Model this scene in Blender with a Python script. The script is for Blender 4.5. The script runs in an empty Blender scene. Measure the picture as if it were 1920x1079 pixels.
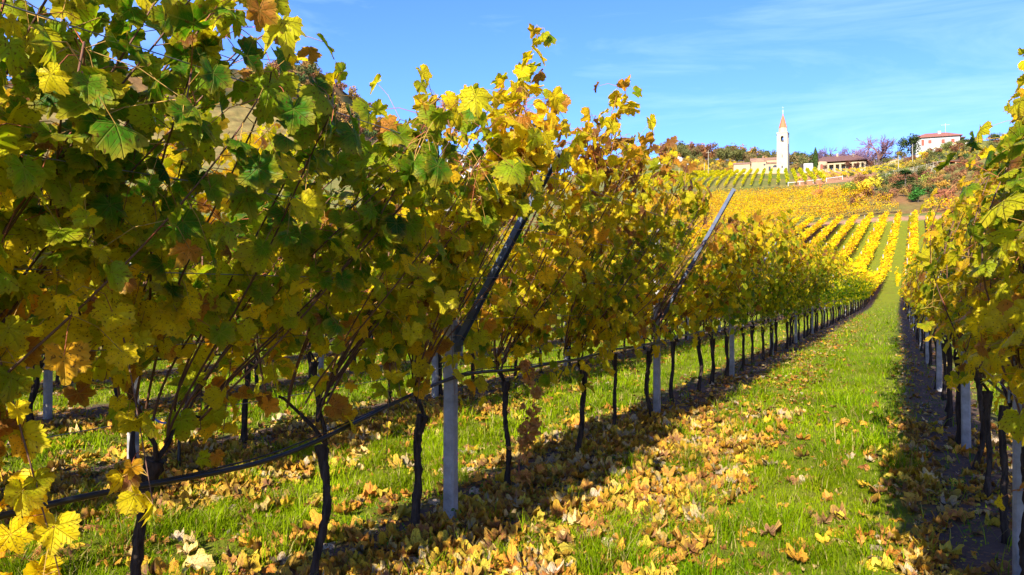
import bpy, math, random
import numpy as np
R = math.radians
sc = bpy.context.scene
C = sc.collection

# ------------------------------------------------------------------ camera, sky, sun, exposure
FPX, VH, CAMZ = 1423.0, 545.0, 1.40          # focal length in photo pixels, eye-level line, eye height
YAW = R(26.9)
cam = bpy.data.objects.new('camera', bpy.data.cameras.new('camera')); C.objects.link(cam)
cam.location = (0, 0, CAMZ); cam.rotation_euler = (R(90.22), 0, YAW)
cam.data.sensor_width = 36; cam.data.lens = 36 * FPX / 1920
cam.data.clip_start = 0.05; cam.data.clip_end = 12000
sc.camera = cam

SUN_EL, SUN_AZ = R(28), R(-7)                # azimuth: how far left of straight behind the rows
to_sun = np.array([-math.sin(SUN_AZ) * math.cos(SUN_EL), -math.cos(SUN_AZ) * math.cos(SUN_EL), math.sin(SUN_EL)])
W = bpy.data.worlds.new('World'); sc.world = W; W.use_nodes = True
wn, wl = W.node_tree.nodes, W.node_tree.links
wn.clear()
wo = wn.new('ShaderNodeOutputWorld'); bg = wn.new('ShaderNodeBackground'); wl.new(bg.outputs[0], wo.inputs[0])
sky = wn.new('ShaderNodeTexSky'); sky.sky_type = 'NISHITA'; sky.sun_disc = False
sky.sun_elevation = SUN_EL; sky.sun_rotation = SUN_AZ + math.pi
sky.altitude = 200; sky.air_density = 1.0; sky.dust_density = 0.3; sky.ozone_density = 2.0
hs = wn.new('ShaderNodeHueSaturation'); hs.inputs['Saturation'].default_value = 1.12; hs.inputs['Value'].default_value = 1.0
wl.new(sky.outputs[0], hs.inputs['Color'])
tc = wn.new('ShaderNodeTexCoord'); mp = wn.new('ShaderNodeMapping'); mp.inputs['Scale'].default_value = (1.2, 1.2, 7)
mp.inputs['Rotation'].default_value = (0, R(18), 0)
wl.new(tc.outputs['Generated'], mp.inputs[0])
cn = wn.new('ShaderNodeTexNoise'); cn.inputs['Scale'].default_value = 2.2; cn.inputs['Detail'].default_value = 7; cn.inputs['Roughness'].default_value = .62; cn.inputs['Distortion'].default_value = .6
wl.new(mp.outputs[0], cn.inputs['Vector'])
cr = wn.new('ShaderNodeMapRange'); cr.inputs[1].default_value = .47; cr.inputs[2].default_value = .82; cr.inputs[4].default_value = .24
wl.new(cn.outputs[0], cr.inputs[0])
cm = wn.new('ShaderNodeMixRGB'); cm.inputs[2].default_value = (3.4, 4.3, 5.8, 1)
tn = wn.new('ShaderNodeMixRGB'); tn.blend_type = 'MULTIPLY'; tn.inputs[0].default_value = 1; tn.inputs[2].default_value = (.30, .40, .77, 1)
wl.new(hs.outputs[0], tn.inputs[1])
wl.new(cr.outputs[0], cm.inputs[0]); wl.new(tn.outputs[0], cm.inputs[1]); wl.new(cm.outputs[0], bg.inputs[0])
bg.inputs[1].default_value = 0.15

sl = bpy.data.lights.new('sun', 'SUN'); sl.energy = 4.6; sl.angle = R(.5); sl.color = (1, .93, .80)
so = bpy.data.objects.new('sun', sl); C.objects.link(so)
from mathutils import Vector
so.rotation_euler = Vector(to_sun).to_track_quat('Z', 'Y').to_euler(); so.location = (-10, -20, 30)

sc.view_settings.view_transform = 'Standard'; sc.view_settings.look = 'None'
sc.view_settings.gamma = 1; sc.view_settings.exposure = 1.58
sc.cycles.use_denoising = True
sc.cycles.max_bounces = 7; sc.cycles.diffuse_bounces = 4; sc.cycles.transmission_bounces = 4; sc.cycles.glossy_bounces = 2
sc.cycles.use_adaptive_sampling = True; sc.cycles.adaptive_threshold = .02

# ------------------------------------------------------------------ numpy helpers
def smooth(a, b, x):
    t = np.clip((x - a) / (b - a), 0, 1); return t * t * (3 - 2 * t)
def vnoise(x, y, s=0):
    x = np.asarray(x, float); y = np.asarray(y, float)
    xi = np.floor(x); yi = np.floor(y); fx = x - xi; fy = y - yi
    fx = fx * fx * (3 - 2 * fx); fy = fy * fy * (3 - 2 * fy)
    def h(i, j):
        v = np.sin(i * 127.1 + j * 311.7 + s * 74.7) * 43758.5453
        return v - np.floor(v)
    return (h(xi, yi) * (1 - fx) + h(xi + 1, yi) * fx) * (1 - fy) + (h(xi, yi + 1) * (1 - fx) + h(xi + 1, yi + 1) * fx) * fy
def unit(v):
    return v / np.maximum(np.linalg.norm(v, axis=-1, keepdims=True), 1e-9)

class Geo:
    """collects triangles (V, F, colour, leaf coordinate) and links them as ONE mesh object"""
    def __init__(s): s.V = []; s.F = []; s.Cc = []; s.L = []; s.n = 0
    def add(s, V, F, col=(1, 1, 1), L=None):
        V = np.asarray(V, float).reshape(-1, 3); F = np.asarray(F, int)
        if F.shape[1] == 4: F = np.concatenate([F[:, [0, 1, 2]], F[:, [0, 2, 3]]])
        c = np.asarray(col, float)
        if c.ndim == 1: c = np.tile(c, (len(V), 1))
        s.V.append(V); s.F.append(F + s.n); s.Cc.append(c); s.L.append(np.zeros((len(V), 3)) if L is None else L); s.n += len(V)
        return s
    def box(s, x0, x1, y0, y1, z0, z1, col=(1, 1, 1), taper=1.0, M=None):
        cx, cy = (x0 + x1) / 2, (y0 + y1) / 2
        V = []
        for z, t in ((z0, 1), (z1, taper)):
            for x, y in ((x0, y0), (x1, y0), (x1, y1), (x0, y1)): V.append((cx + (x - cx) * t, cy + (y - cy) * t, z))
        V = np.array(V)
        if M is not None: V = V @ np.array(M).T
        return s.add(V, [(3, 2, 1, 0), (4, 5, 6, 7), (0, 1, 5, 4), (1, 2, 6, 5), (2, 3, 7, 6), (3, 0, 4, 7)], col)
    def tube(s, P, rad, k=6, col=(1, 1, 1), cap=True, twist=0, lump=0, rng=None):
        P = np.asarray(P, float); m = len(P); rad = np.broadcast_to(np.asarray(rad, float), (m,))
        T = unit(np.gradient(P, axis=0))
        up = np.array([0.13, .97, .2]) if abs(T[0, 2]) > .6 else np.array([0, .1, 1.0])
        A = unit(np.cross(T, up)); B = np.cross(T, A)
        a = np.linspace(0, 2 * np.pi, k, endpoint=False)[None, :] + twist * np.arange(m)[:, None]
        rr = rad[:, None] * np.ones((1, k))
        if lump and rng is not None: rr = rr * (1 + lump * (rng.random((m, k)) - .5))
        V = P[:, None, :] + (np.cos(a) * rr)[..., None] * A[:, None, :] + (np.sin(a) * rr)[..., None] * B[:, None, :]
        i = np.arange(m - 1)[:, None] * k; j = np.arange(k)[None, :]; j2 = (j + 1) % k
        F = np.stack([i + j, i + j2, i + k + j2, i + k + j], -1).reshape(-1, 4)
        V = V.reshape(-1, 3); s.add(V, F, col)
        if cap:
            V2 = np.concatenate([V[:k], P[:1], V[-k:], P[-1:]])
            F2 = [(k, (q + 1) % k, q) for q in range(k)] + [(2 * k + 1, k + 1 + q, k + 1 + (q + 1) % k) for q in range(k)]
            s.add(V2, F2, col)
        return s
    def scatter(s, tmpl, P, X, N, S, col):
        """tmpl (V,F) placed n times: X = tip direction, N = normal"""
        TV, TF = tmpl; n = len(P)
        N = unit(N); Y = unit(X - (X * N).sum(1, keepdims=True) * N); Xx = np.cross(Y, N)
        V = TV[None, :, 0:1] * Xx[:, None, :] + TV[None, :, 1:2] * Y[:, None, :] + TV[None, :, 2:3] * N[:, None, :]
        V = V * S[:, None, None] + P[:, None, :]
        k = len(TV)
        F = (TF[None] + (np.arange(n) * k)[:, None, None]).reshape(-1, 3)
        cc = np.repeat(col, k, 0)
        L = np.tile(TV, (n, 1)); L[:, 2] = np.repeat(np.random.random(n) * 30, k)
        return s.add(V.reshape(-1, 3), F, cc, L)
    def mesh(s, name, mat, smooth_=False):
        V = np.concatenate(s.V); F = np.concatenate(s.F); Cc = np.concatenate(s.Cc); L = np.concatenate(s.L)
        me = bpy.data.meshes.new(name); me.vertices.add(len(V)); me.vertices.foreach_set('co', V.astype('f').ravel())
        me.loops.add(len(F) * 3); me.loops.foreach_set('vertex_index', F.astype('i').ravel())
        me.polygons.add(len(F)); me.polygons.foreach_set('loop_start', (np.arange(len(F)) * 3).astype('i'))
        me.polygons.foreach_set('loop_total', np.full(len(F), 3, 'i'))
        me.polygons.foreach_set('use_smooth', np.full(len(F), smooth_))
        a = me.color_attributes.new('Col', 'FLOAT_COLOR', 'POINT'); a.data.foreach_set('color', np.c_[Cc, np.ones(len(Cc))].astype('f').ravel())
        b = me.attributes.new('lp', 'FLOAT_VECTOR', 'POINT'); b.data.foreach_set('vector', L.astype('f').ravel())
        me.update(calc_edges=True); me.materials.append(mat); return me
    def build(s, name, mat, parent=None, smooth_=False):
        return link(name, s.mesh(name, mat, smooth_), parent)

def link(name, me, parent=None):
    o = bpy.data.objects.new(name, me); C.objects.link(o)
    if parent is not None: o.parent = parent
    return o
def tag(o, label=None, cat=None, group=None, kind=None):
    if label: o['label'] = label
    if cat: o['category'] = cat
    if group: o['group'] = group
    if kind: o['kind'] = kind
    return o
def empty(name, loc, rz=0, **k):
    o = bpy.data.objects.new(name, None); C.objects.link(o); o.location = loc; o.rotation_euler = (0, 0, rz); o.empty_display_size = .2
    return tag(o, **k)
def copy_tree(o, parent=None):
    c = o.copy(); C.objects.link(c)
    if parent is not None: c.parent = parent
    for ch in list(o.children): copy_tree(ch, c)
    return c

# ------------------------------------------------------------------ materials
def mat(name):
    m = bpy.data.materials.new(name); m.use_nodes = True; n = m.node_tree.nodes; l = m.node_tree.links
    return m, n, l, n['Principled BSDF']
def simple(name, col, rough=.8, metal=0, noise=.25, scale=6, bump=.0, attr=False, spec=.3, scale_z=1):
    m, n, l, b = mat(name)
    t = n.new('ShaderNodeTexCoord'); mpp = n.new('ShaderNodeMapping'); mpp.inputs['Scale'].default_value = (1, 1, scale_z)
    l.new(t.outputs['Object'], mpp.inputs[0])
    x = n.new('ShaderNodeTexNoise'); x.inputs['Scale'].default_value = scale; x.inputs['Detail'].default_value = 6; x.inputs['Roughness'].default_value = .65
    l.new(mpp.outputs[0], x.inputs['Vector'])
    r = n.new('ShaderNodeMapRange'); r.inputs[1].default_value = .3; r.inputs[2].default_value = .7; r.inputs[3].default_value = 1 - noise; r.inputs[4].default_value = 1 + noise
    l.new(x.outputs[0], r.inputs[0])
    mx = n.new('ShaderNodeMixRGB'); mx.blend_type = 'MULTIPLY'; mx.inputs[0].default_value = 1
    if attr:
        a = n.new('ShaderNodeAttribute'); a.attribute_name = 'Col'; oi = n.new('ShaderNodeObjectInfo')
        q = n.new('ShaderNodeMixRGB'); q.blend_type = 'MULTIPLY'; q.inputs[0].default_value = 1
        l.new(a.outputs[0], q.inputs[1]); l.new(oi.outputs['Color'], q.inputs[2]); l.new(q.outputs[0], mx.inputs[1])
    else: mx.inputs[1].default_value = (*col, 1)
    l.new(r.outputs[0], mx.inputs[2]); l.new(mx.outputs[0], b.inputs['Base Color'])
    b.inputs['Roughness'].default_value = rough; b.inputs['Metallic'].default_value = metal; b.inputs['Specular IOR Level'].default_value = spec
    if bump:
        bp = n.new('ShaderNodeBump'); bp.inputs['Strength'].default_value = bump; bp.inputs['Distance'].default_value = .02
        l.new(x.outputs[0], bp.inputs['Height']); l.new(bp.outputs[0], b.inputs['Normal'])
    return m

def math_node(n, l, op, a, b=None, c=None):
    q = n.new('ShaderNodeMath'); q.operation = op
    for i, v in enumerate((a, b, c)):
        if v is None: continue
        if isinstance(v, (int, float)): q.inputs[i].default_value = v
        else: l.new(v, q.inputs[i])
    return q.outputs[0]

def leaf_mat(name, veins=True, trans=.56, objcol=False, rough=.45, spots=True):
    m, n, l, b = mat(name)
    out = n['Material Output']
    a = n.new('ShaderNodeAttribute'); a.attribute_name = 'Col'
    col = a.outputs['Color']
    if objcol:
        oi = n.new('ShaderNodeObjectInfo'); q = n.new('ShaderNodeMixRGB'); q.blend_type = 'MULTIPLY'; q.inputs[0].default_value = 1
        l.new(col, q.inputs[1]); l.new(oi.outputs['Color'], q.inputs[2]); col = q.outputs[0]
    if veins:
        lp = n.new('ShaderNodeAttribute'); lp.attribute_name = 'lp'
        sx = n.new('ShaderNodeSeparateXYZ'); l.new(lp.outputs['Vector'], sx.inputs[0])
        M = lambda *k: math_node(n, l, *k)
        ang = M('ABSOLUTE', M('ARCTAN2', sx.outputs[0], sx.outputs[1]))
        r = M('SQRT', M('ADD', M('MULTIPLY', sx.outputs[0], sx.outputs[0]), M('MULTIPLY', sx.outputs[1], sx.outputs[1])))
        pp = M('PINGPONG', ang, .46)
        d1 = M('MULTIPLY', pp, r)
        v1 = n.new('ShaderNodeMapRange'); v1.inputs[1].default_value = .006; v1.inputs[2].default_value = .030; v1.inputs[3].default_value = 1; v1.inputs[4].default_value = 0; l.new(d1, v1.inputs[0])
        d2 = M('PINGPONG', M('SUBTRACT', r, M('MULTIPLY', d1, 1.1)), .085)
        v2 = n.new('ShaderNodeMapRange'); v2.inputs[1].default_value = .002; v2.inputs[2].default_value = .016; v2.inputs[3].default_value = .55; v2.inputs[4].default_value = 0; l.new(d2, v2.inputs[0])
        vein = M('MAXIMUM', v1.outputs[0], v2.outputs[0])
        # blotches: leaves turn yellow then brown from the rim inwards
        ns = n.new('ShaderNodeTexNoise'); ns.inputs['Scale'].default_value = 3.2; ns.inputs['Detail'].default_value = 5; ns.inputs['Roughness'].default_value = .7; l.new(lp.outputs['Vector'], ns.inputs['Vector'])
        e = n.new('ShaderNodeMapRange'); e.inputs[1].default_value = .95; e.inputs[2].default_value = 1.45; e.inputs[4].default_value = 1.0
        l.new(M('ADD', r, ns.outputs[0]), e.inputs[0])
        mg = n.new('ShaderNodeMixRGB'); mg.inputs[2].default_value = (.50, .34, .02, 1); l.new(M('MULTIPLY', e.outputs[0], .6), mg.inputs[0]); l.new(col, mg.inputs[1])
        mv = n.new('ShaderNodeMixRGB'); mv.inputs[2].default_value = (.62, .55, .10, 1); l.new(M('MULTIPLY', vein, .20), mv.inputs[0]); l.new(mg.outputs[0], mv.inputs[1])
        n2 = n.new('ShaderNodeTexNoise'); n2.inputs['Scale'].default_value = 9; n2.inputs['Detail'].default_value = 3; l.new(lp.outputs['Vector'], n2.inputs['Vector'])
        sp = n.new('ShaderNodeMapRange'); sp.inputs[1].default_value = .60; sp.inputs[2].default_value = .66; sp.inputs[4].default_value = .85; l.new(n2.outputs[0], sp.inputs[0])
        ms = n.new('ShaderNodeMixRGB'); ms.inputs[2].default_value = (.12, .05, .012, 1); l.new(sp.outputs[0], ms.inputs[0]); l.new(mv.outputs[0], ms.inputs[1])
        col = ms.outputs[0]
        bp = n.new('ShaderNodeBump'); bp.inputs['Strength'].default_value = .9; bp.inputs['Distance'].default_value = .006; l.new(M('MULTIPLY', vein, -1.0), bp.inputs['Height'])
        l.new(bp.outputs[0], b.inputs['Normal'])
    l.new(col, b.inputs['Base Color']); b.inputs['Roughness'].default_value = rough; b.inputs['Specular IOR Level'].default_value = .13 if veins else .02
    tr = n.new('ShaderNodeBsdfTranslucent')
    tb = n.new('ShaderNodeMixRGB'); tb.blend_type = 'MULTIPLY'; tb.inputs[0].default_value = 1; tb.inputs[2].default_value = (1.35, 1.30, .55, 1); l.new(col, tb.inputs[1])
    l.new(tb.outputs[0], tr.inputs['Color'])
    mx = n.new('ShaderNodeMixShader'); mx.inputs[0].default_value = trans
    l.new(b.outputs[0], mx.inputs[1]); l.new(tr.outputs[0], mx.inputs[2]); l.new(mx.outputs[0], out.inputs[0])
    return m

M_leaf = leaf_mat('vine_leaf'); M_leaf_far = leaf_mat('vine_leaf_far', veins=False, trans=.42)
M_litter = leaf_mat('litter', veins=True, trans=.15, rough=.7)
M_crown = leaf_mat('crown', veins=False, trans=.25, objcol=True, rough=.7)
M_grass = leaf_mat('grass', veins=False, trans=.35, rough=.5)
M_bark = simple('vine_bark', (.045, .032, .024), .95, noise=.75, scale=45, bump=1.0, scale_z=.15, spec=.1)
M_cane = simple('cane', (1, 1, 1), .6, noise=.3, scale=20, attr=True)
M_wood = simple('tree_bark', (.10, .075, .055), .9, noise=.35, scale=3, scale_z=.3)
M_twig = simple('twig', (1, 1, 1), .9, noise=.2, scale=1, attr=True)
M_conc = simple('concrete', (.27, .255, .235), .9, noise=.38, scale=9, bump=.5)
M_steel = simple('galvanised_steel_shaded', (.075, .09, .125), .55, metal=.5, noise=.2, scale=9)  # navy tone: shade and sky reflection on grey steel put into the colour
M_wire = simple('wire', (.20, .20, .21), .5, metal=.6, noise=.1)
M_hose = simple('hose', (.012, .012, .013), .38, noise=.2, scale=8, spec=.5)
M_blue = simple('blue_plastic', (.03, .12, .42), .5, noise=.1)
M_white = simple('white_render', (.40, .39, .375), .85, noise=.06, scale=.5)
M_cream = simple('cream_render', (.34, .26, .155), .9, noise=.12, scale=.35)
M_stone = simple('tower_plaster', (.36, .31, .225), .9, noise=.12, scale=.5)
M_tile = simple('roof_tile', (.25, .14, .09), .85, noise=.35, scale=1.2)
M_tile_r = simple('red_tile', (.26, .10, .07), .8, noise=.2, scale=1.2)
M_tile_b = simple('brown_tile', (.12, .06, .05), .9, noise=.3, scale=1.2)
M_dark = simple('dark_glass_and_shade', (.02, .022, .028), .25, noise=.1)
M_shut = simple('shutter', (.28, .06, .035), .7, noise=.1)
M_ral = simple('pale_wood', (.28, .25, .17), .8, noise=.2, scale=3)
M_bronze = simple('bronze', (.10, .08, .05), .5, metal=.7)

# ------------------------------------------------------------------ ground shape
KN = [0, 70, 100, 130, 180, 195, 215, 250, 300, 340, 390, 420, 520, 680, 900, 1140, 1500, 4000]
COLS = {   # bearing from the row direction (degrees): ground height at the distances KN
 -100: [0, 0, 1, 2, 4, 5, 6, 8, 10, 14, 20, 25, 45, 80, 130, 200, 200, 60],
 -60: [0, 0, 1.5, 4, 8, 9, 11, 14, 20, 26, 35, 42, 70, 120, 200, 270, 260, 60],
 -47: [0, 0, 1.8, 5, 10, 11, 13, 17, 23, 28, 38, 44, 74, 125, 215, 318, 290, 60],
 -42: [0, 0, 1.8, 5, 11, 12, 14, 18, 24, 29, 38, 44, 72, 122, 215, 330, 290, 60],
 -37.5: [0, 0, 1.8, 5.5, 12, 14, 16, 20, 26, 32, 42, 47, 72, 105, 160, 250, 220, 60],
 -27: [0, 0, 1.9, 6, 14, 16, 19, 25, 33, 40, 50, 54, 72, 92, 105, 110, 110, 60],
 -16: [0, 0, 2, 6.5, 14.6, 17.5, 23, 32, 43, 51, 60.6, 66, 88, 121, 118, 105, 100, 60],
 -10: [0, 0, 2, 6.5, 15, 18, 23, 32, 43, 51, 58.5, 60.5, 80, 113, 110, 100, 95, 60],
 -5: [0, 0, 2, 6.5, 15, 18.5, 24, 33, 42, 50, 57.5, 61, 78, 108, 105, 100, 90, 60],
 -1: [0, 0, 2, 6.5, 15.4, 20, 26, 33, 42.6, 50, 56.5, 60, 76, 95, 95, 90, 90, 60],
 2: [0, 0, 2, 6.5, 15.4, 19.8, 24.5, 33.7, 45, 56, 63.5, 66, 70, 75, 80, 80, 80, 60],
 5: [0, 0, 2, 6.5, 15.4, 19.8, 25, 35, 48, 59, 65, 67, 70, 75, 80, 80, 80, 60],
 30: [0, 0, 2, 6.5, 15, 18, 22, 30, 40, 48, 55, 60, 66, 75, 80, 80, 80, 60],
 100: [0, 0, 1, 2, 4, 5, 6, 8, 10, 14, 20, 25, 40, 50, 60, 60, 60, 40]}
RG = np.concatenate([np.arange(0, 480, 3.0), np.geomspace(480, 4000, 90)])
PG = np.arange(-100, 100.1, 1.0)
_ks = sorted(COLS)
_t = np.array([np.interp(RG, KN, COLS[k]) for k in _ks])
TAB = np.array([[np.interp(p, _ks, _t[:, j]) for j in range(len(RG))] for p in PG])
def _blur(A, ax, k):
    for _ in range(k):
        P = np.pad(A, [(1, 1) if i == ax else (0, 0) for i in range(2)], mode='edge')
        A = (np.take(P, range(0, A.shape[ax]), ax) + 2 * np.take(P, range(1, A.shape[ax] + 1), ax) + np.take(P, range(2, A.shape[ax] + 2), ax)) / 4
    return A
TAB = _blur(_blur(TAB, 1, 3), 0, 3)
def Hh(x, y):
    x = np.asarray(x, float); y = np.asarray(y, float)
    rho = np.hypot(x, y); ph = np.degrees(np.arctan2(x, y)); fade = smooth(150, 95, np.abs(ph)) if np.ndim(ph) else smooth(150, 95, np.array(abs(ph)))
    p = np.clip((ph + 100), 0, len(PG) - 1.001); i = p.astype(int) if np.ndim(p) else int(p); fp = p - i
    q = np.clip(np.interp(rho, RG, np.arange(len(RG))), 0, len(RG) - 1.001); j = q.astype(int) if np.ndim(q) else int(q); fq = q - j
    z = (TAB[i, j] * (1 - fq) + TAB[i, j + 1] * fq) * (1 - fp) + (TAB[i + 1, j] * (1 - fq) + TAB[i + 1, j + 1] * fq) * fp
    z = z * np.where(np.abs(ph) > 95, fade, 1)
    big = smooth(700, 1000, rho)
    z = z + big * 26 * (vnoise(x / 120, y / 120, 3) - .5) + big * 18 * (vnoise(x / 37, y / 37, 4) - .5) + big * 7 * (vnoise(x / 14, y / 14, 6) - .5) + smooth(185, 230, rho) * .8 * (vnoise(x / 14, y / 14, 5) - .5)
    return z
def H(x, y): return float(Hh(np.array([x]), np.array([y]))[0])
sY, cY = math.sin(YAW), math.cos(YAW)
def at(u, d):
    """world x, y of what stands at photo column u, d metres in front of the camera"""
    xc = (u - 960) / FPX
    return (-sY + xc * cY) * d, (cY + xc * sY) * d
def px(d): return d / FPX          # metres per photo pixel at depth d

def bend(y): return 2.6 * smooth(50, 230, np.asarray(y, float))
SP, X0 = 2.93, .52
def rowx(k): return X0 - SP * k
YEND = 181.0

# ground mesh
th = np.concatenate([np.arange(-180, -75, 5), np.arange(-75, 22, .3), np.arange(22, 180.1, 5)])
rr = np.concatenate([[0.0], np.geomspace(.6, 60, 70), np.arange(61.5, 480, 2.5), np.geomspace(482, 1600, 130), np.geomspace(1640, 4000, 14)])
TH, RR = np.meshgrid(np.radians(th), rr)
GX, GY = RR * np.sin(TH), RR * np.cos(TH)
GZ = Hh(GX.ravel(), GY.ravel())
rho = RR.ravel(); gx = GX.ravel(); gy = GY.ravel()
field = ((gy < YEND + 2) & (rho < 188)).astype(float)
n1 = vnoise(gx / 9, gy / 9, 11)[:, None]; n2 = vnoise(gx / 2.5, gy / 2.5, 12)[:, None]
green = np.array([.08, .12, .022]); dry = np.array([.20, .15, .045]); rust = np.array([.17, .085, .035]); wood_g = np.array([.12, .10, .03])
col = green * (1 - n1) + dry * n1
phd = np.degrees(np.arctan2(gx, gy))
bank = ((rho > 189) & (rho < 245) & (phd > -4))[:, None]; col = np.where(bank, rust * (.7 + .6 * n2) * (1 - .7 * n1) + green * .8 * n1, col)
brown = ((rho > 268) & (rho < 372) & (phd > -6.6) & (phd < -1.5))[:, None]; col = np.where(brown, np.array([.33, .17, .09]) * (.8 + .4 * n2), col)
far = (rho > 560)[:, None]; col = np.where(far, wood_g * (.6 + n1) + rust * .5 * n2, col)
mt = smooth(800, 950, rho)[:, None]
mn = vnoise(gx / 28, gy / 28, 14)[:, None]
mm = smooth(.42, .58, .6 * mn + .4 * vnoise(gx / 11, gy / 11, 15)[:, None]); col = col * (1 - mt) + mt * (np.array([.13, .075, .028]) * mm + np.array([.030, .035, .014]) * (1 - mm)) * (.6 + .8 * n2)
path = ((np.abs(rho - 184.5) < 2.2) & (phd > -6))[:, None]; col = np.where(path, np.array([.30, .17, .10]), col)
g = Geo(); nt = len(th)
i = (np.arange(len(rr) - 1) * nt)[:, None]; j = np.arange(nt - 1)[None]
F = np.stack([i + j, i + nt + j, i + nt + j + 1, i + j + 1], -1).reshape(-1, 4)[:, ::-1]
g.add(np.c_[gx, gy, GZ], F, col, np.c_[field, field, field])

m, n, l, b = mat('ground'); Mn = lambda *k: math_node(n, l, *k)
tcn = n.new('ShaderNodeTexCoord'); sx = n.new('ShaderNodeSeparateXYZ'); l.new(tcn.outputs['Object'], sx.inputs[0])
def noise(scale, detail=5, rough=.6, vec=None):
    q = n.new('ShaderNodeTexNoise'); q.inputs['Scale'].default_value = scale; q.inputs['Detail'].default_value = detail; q.inputs['Roughness'].default_value = rough
    l.new(vec or tcn.outputs['Object'], q.inputs['Vector']); return q.outputs[0]
def mrange(v, a, b_, c=0, d=1, ss=False):
    q = n.new('ShaderNodeMapRange'); q.inputs[1].default_value = a; q.inputs[2].default_value = b_; q.inputs[3].default_value = c; q.inputs[4].default_value = d
    if ss: q.interpolation_type = 'SMOOTHSTEP'
    l.new(v, q.inputs[0]); return q.outputs[0]
def mixc(f, a, b_, mode='MIX'):
    q = n.new('ShaderNodeMixRGB'); q.blend_type = mode
    for k_, v in enumerate((f, a, b_)):
        if isinstance(v, (int, float)): q.inputs[k_].default_value = v
        elif isinstance(v, tuple): q.inputs[k_].default_value = (*v, 1)
        else: l.new(v, q.inputs[k_])
    return q.outputs[0]
bn = Mn('MULTIPLY', mrange(sx.outputs[1], 50, 230, 0, 1, True), 2.6)
rx = Mn('SUBTRACT', Mn('SUBTRACT', sx.outputs[0], bn), X0)
dist = Mn('PINGPONG', rx, SP / 2)
distn = Mn('ADD', dist, Mn('MULTIPLY', Mn('SUBTRACT', noise(2.3), .5), .55))
soilm = mrange(distn, .34, .52, 1, 0)
grassc = mixc(noise(3.5, 8, .7), (.035, .075, .005), (.25, .29, .012))
grassc = mixc(mrange(noise(1.3, 6, .7), .45, .7), grassc, (.10, .065, .02))
grassc = mixc(mrange(noise(24, 4), .35, .75), grassc, (.20, .22, .015))
soilc = mixc(noise(9, 8, .75), (.035, .025, .019), (.17, .11, .08))
vor = n.new('ShaderNodeTexVoronoi'); vor.inputs['Scale'].default_value = 42; l.new(tcn.outputs['Object'], vor.inputs['Vector'])
wht = n.new('ShaderNodeSeparateColor'); l.new(vor.outputs['Color'], wht.inputs[0])
soilc = mixc(Mn('MULTIPLY', mrange(wht.outputs[0], .72, .80), mrange(noise(5, 4), .42, .6)), soilc, (.24, .12, .05))
fc = mixc(soilm, grassc, soilc)
ac = n.new('ShaderNodeAttribute'); ac.attribute_name = 'Col'; al = n.new('ShaderNodeAttribute'); al.attribute_name = 'lp'
farc = mixc(1.0, ac.outputs[0], mixc(mrange(noise(.5, 9, .8), .3, .7), (.55, .55, .5), (1.5, 1.45, 1.4)), 'MULTIPLY')
l.new(mixc(al.outputs['Fac'], farc, fc), b.inputs['Base Color']); b.inputs['Roughness'].default_value = .95; b.inputs['Specular IOR Level'].default_value = .1
bp = n.new('ShaderNodeBump'); bp.inputs['Strength'].default_value = .9; bp.inputs['Distance'].default_value = .04; l.new(noise(14, 8, .75), bp.inputs['Height']); l.new(bp.outputs[0], b.inputs['Normal'])
tag(g.build('ground', m, smooth_=True), kind='structure')

# ------------------------------------------------------------------ leaf shapes
def leaf_template(seed, outer=36, rings=2, droop=.25, cup=.2, wav=.06, teeth=.055):
    rg = np.random.default_rng(seed)
    ka = np.array([0, 12, 30, 52, 66, 84, 108, 140, 166, 180]); dp = rg.random(); kr = np.array([1, .90, .80 - .22 * dp, .90, .84, .74 - .18 * dp, .80, .70, .50, .12]) * (1 + .16 * (rg.random(10) - .5))
    a = np.linspace(-180, 180, outer, endpoint=False)
    r = np.interp(np.abs(a), ka, kr) * (1 + .10 * np.sin(np.radians(a) + 6 * dp))
    if outer > 20: r = r * (1 + teeth * np.where(np.arange(outer) % 2 == 0, 1, -1)) * (1 + .05 * (rg.random(outer) - .5))
    t = np.radians(a); V = [(0, 0, 0)]
    fr = [1.0] if rings == 1 else [.5, 1.0]
    for f in fr:
        for k in range(outer):
            V.append((math.sin(t[k]) * r[k] * f, math.cos(t[k]) * r[k] * f, 0))
    V = np.array(V); rad = np.hypot(V[:, 0], V[:, 1]); ang = np.arctan2(V[:, 0], V[:, 1])
    V[:, 2] = -cup * np.abs(V[:, 0]) ** 1.4 * (1 if rg.random() < .6 else -.7) - droop * np.clip(V[:, 1], 0, 2) ** 2 + wav * rad * np.sin(ang * 5 + rg.random() * 6) + wav * .8 * rad ** 2 * np.sin(ang * 9 + rg.random() * 6)
    F = [(0, 1 + (k + 1) % outer, 1 + k) for k in range(outer)]
    if rings == 2:
        for k in range(outer):
            k2 = (k + 1) % outer; a0, b0, a1, b1 = 1 + k, 1 + k2, 1 + outer + k, 1 + outer + k2
            F += [(a0, b0, b1), (a0, b1, a1)]
    return V, np.array(F)
T_hi = [leaf_template(s, 46, 2, d, c_, w) for s, d, c_, w in ((1, .15, .35, .08), (2, .5, .15, .11), (3, .05, .75, .06), (4, .8, .45, .13), (5, .2, -.5, .12), (21, .35, .6, .10), (22, -.3, .3, .12), (23, .6, -.35, .08))]
T_mid = [leaf_template(s, 16, 1, d, c_, .05) for s, d, c_ in ((6, .2, .3), (7, .5, .2), (8, .1, -.3))]
T_low = [leaf_template(s, 7, 1, .3, .3, .0) for s in (9, 10)]
T_dry = [leaf_template(s, 26, 2, d, c_, .30) for s, d, c_ in ((11, .3, 1.2), (12, -.7, .8), (13, .9, -1.0), (14, .2, .5))]
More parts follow.
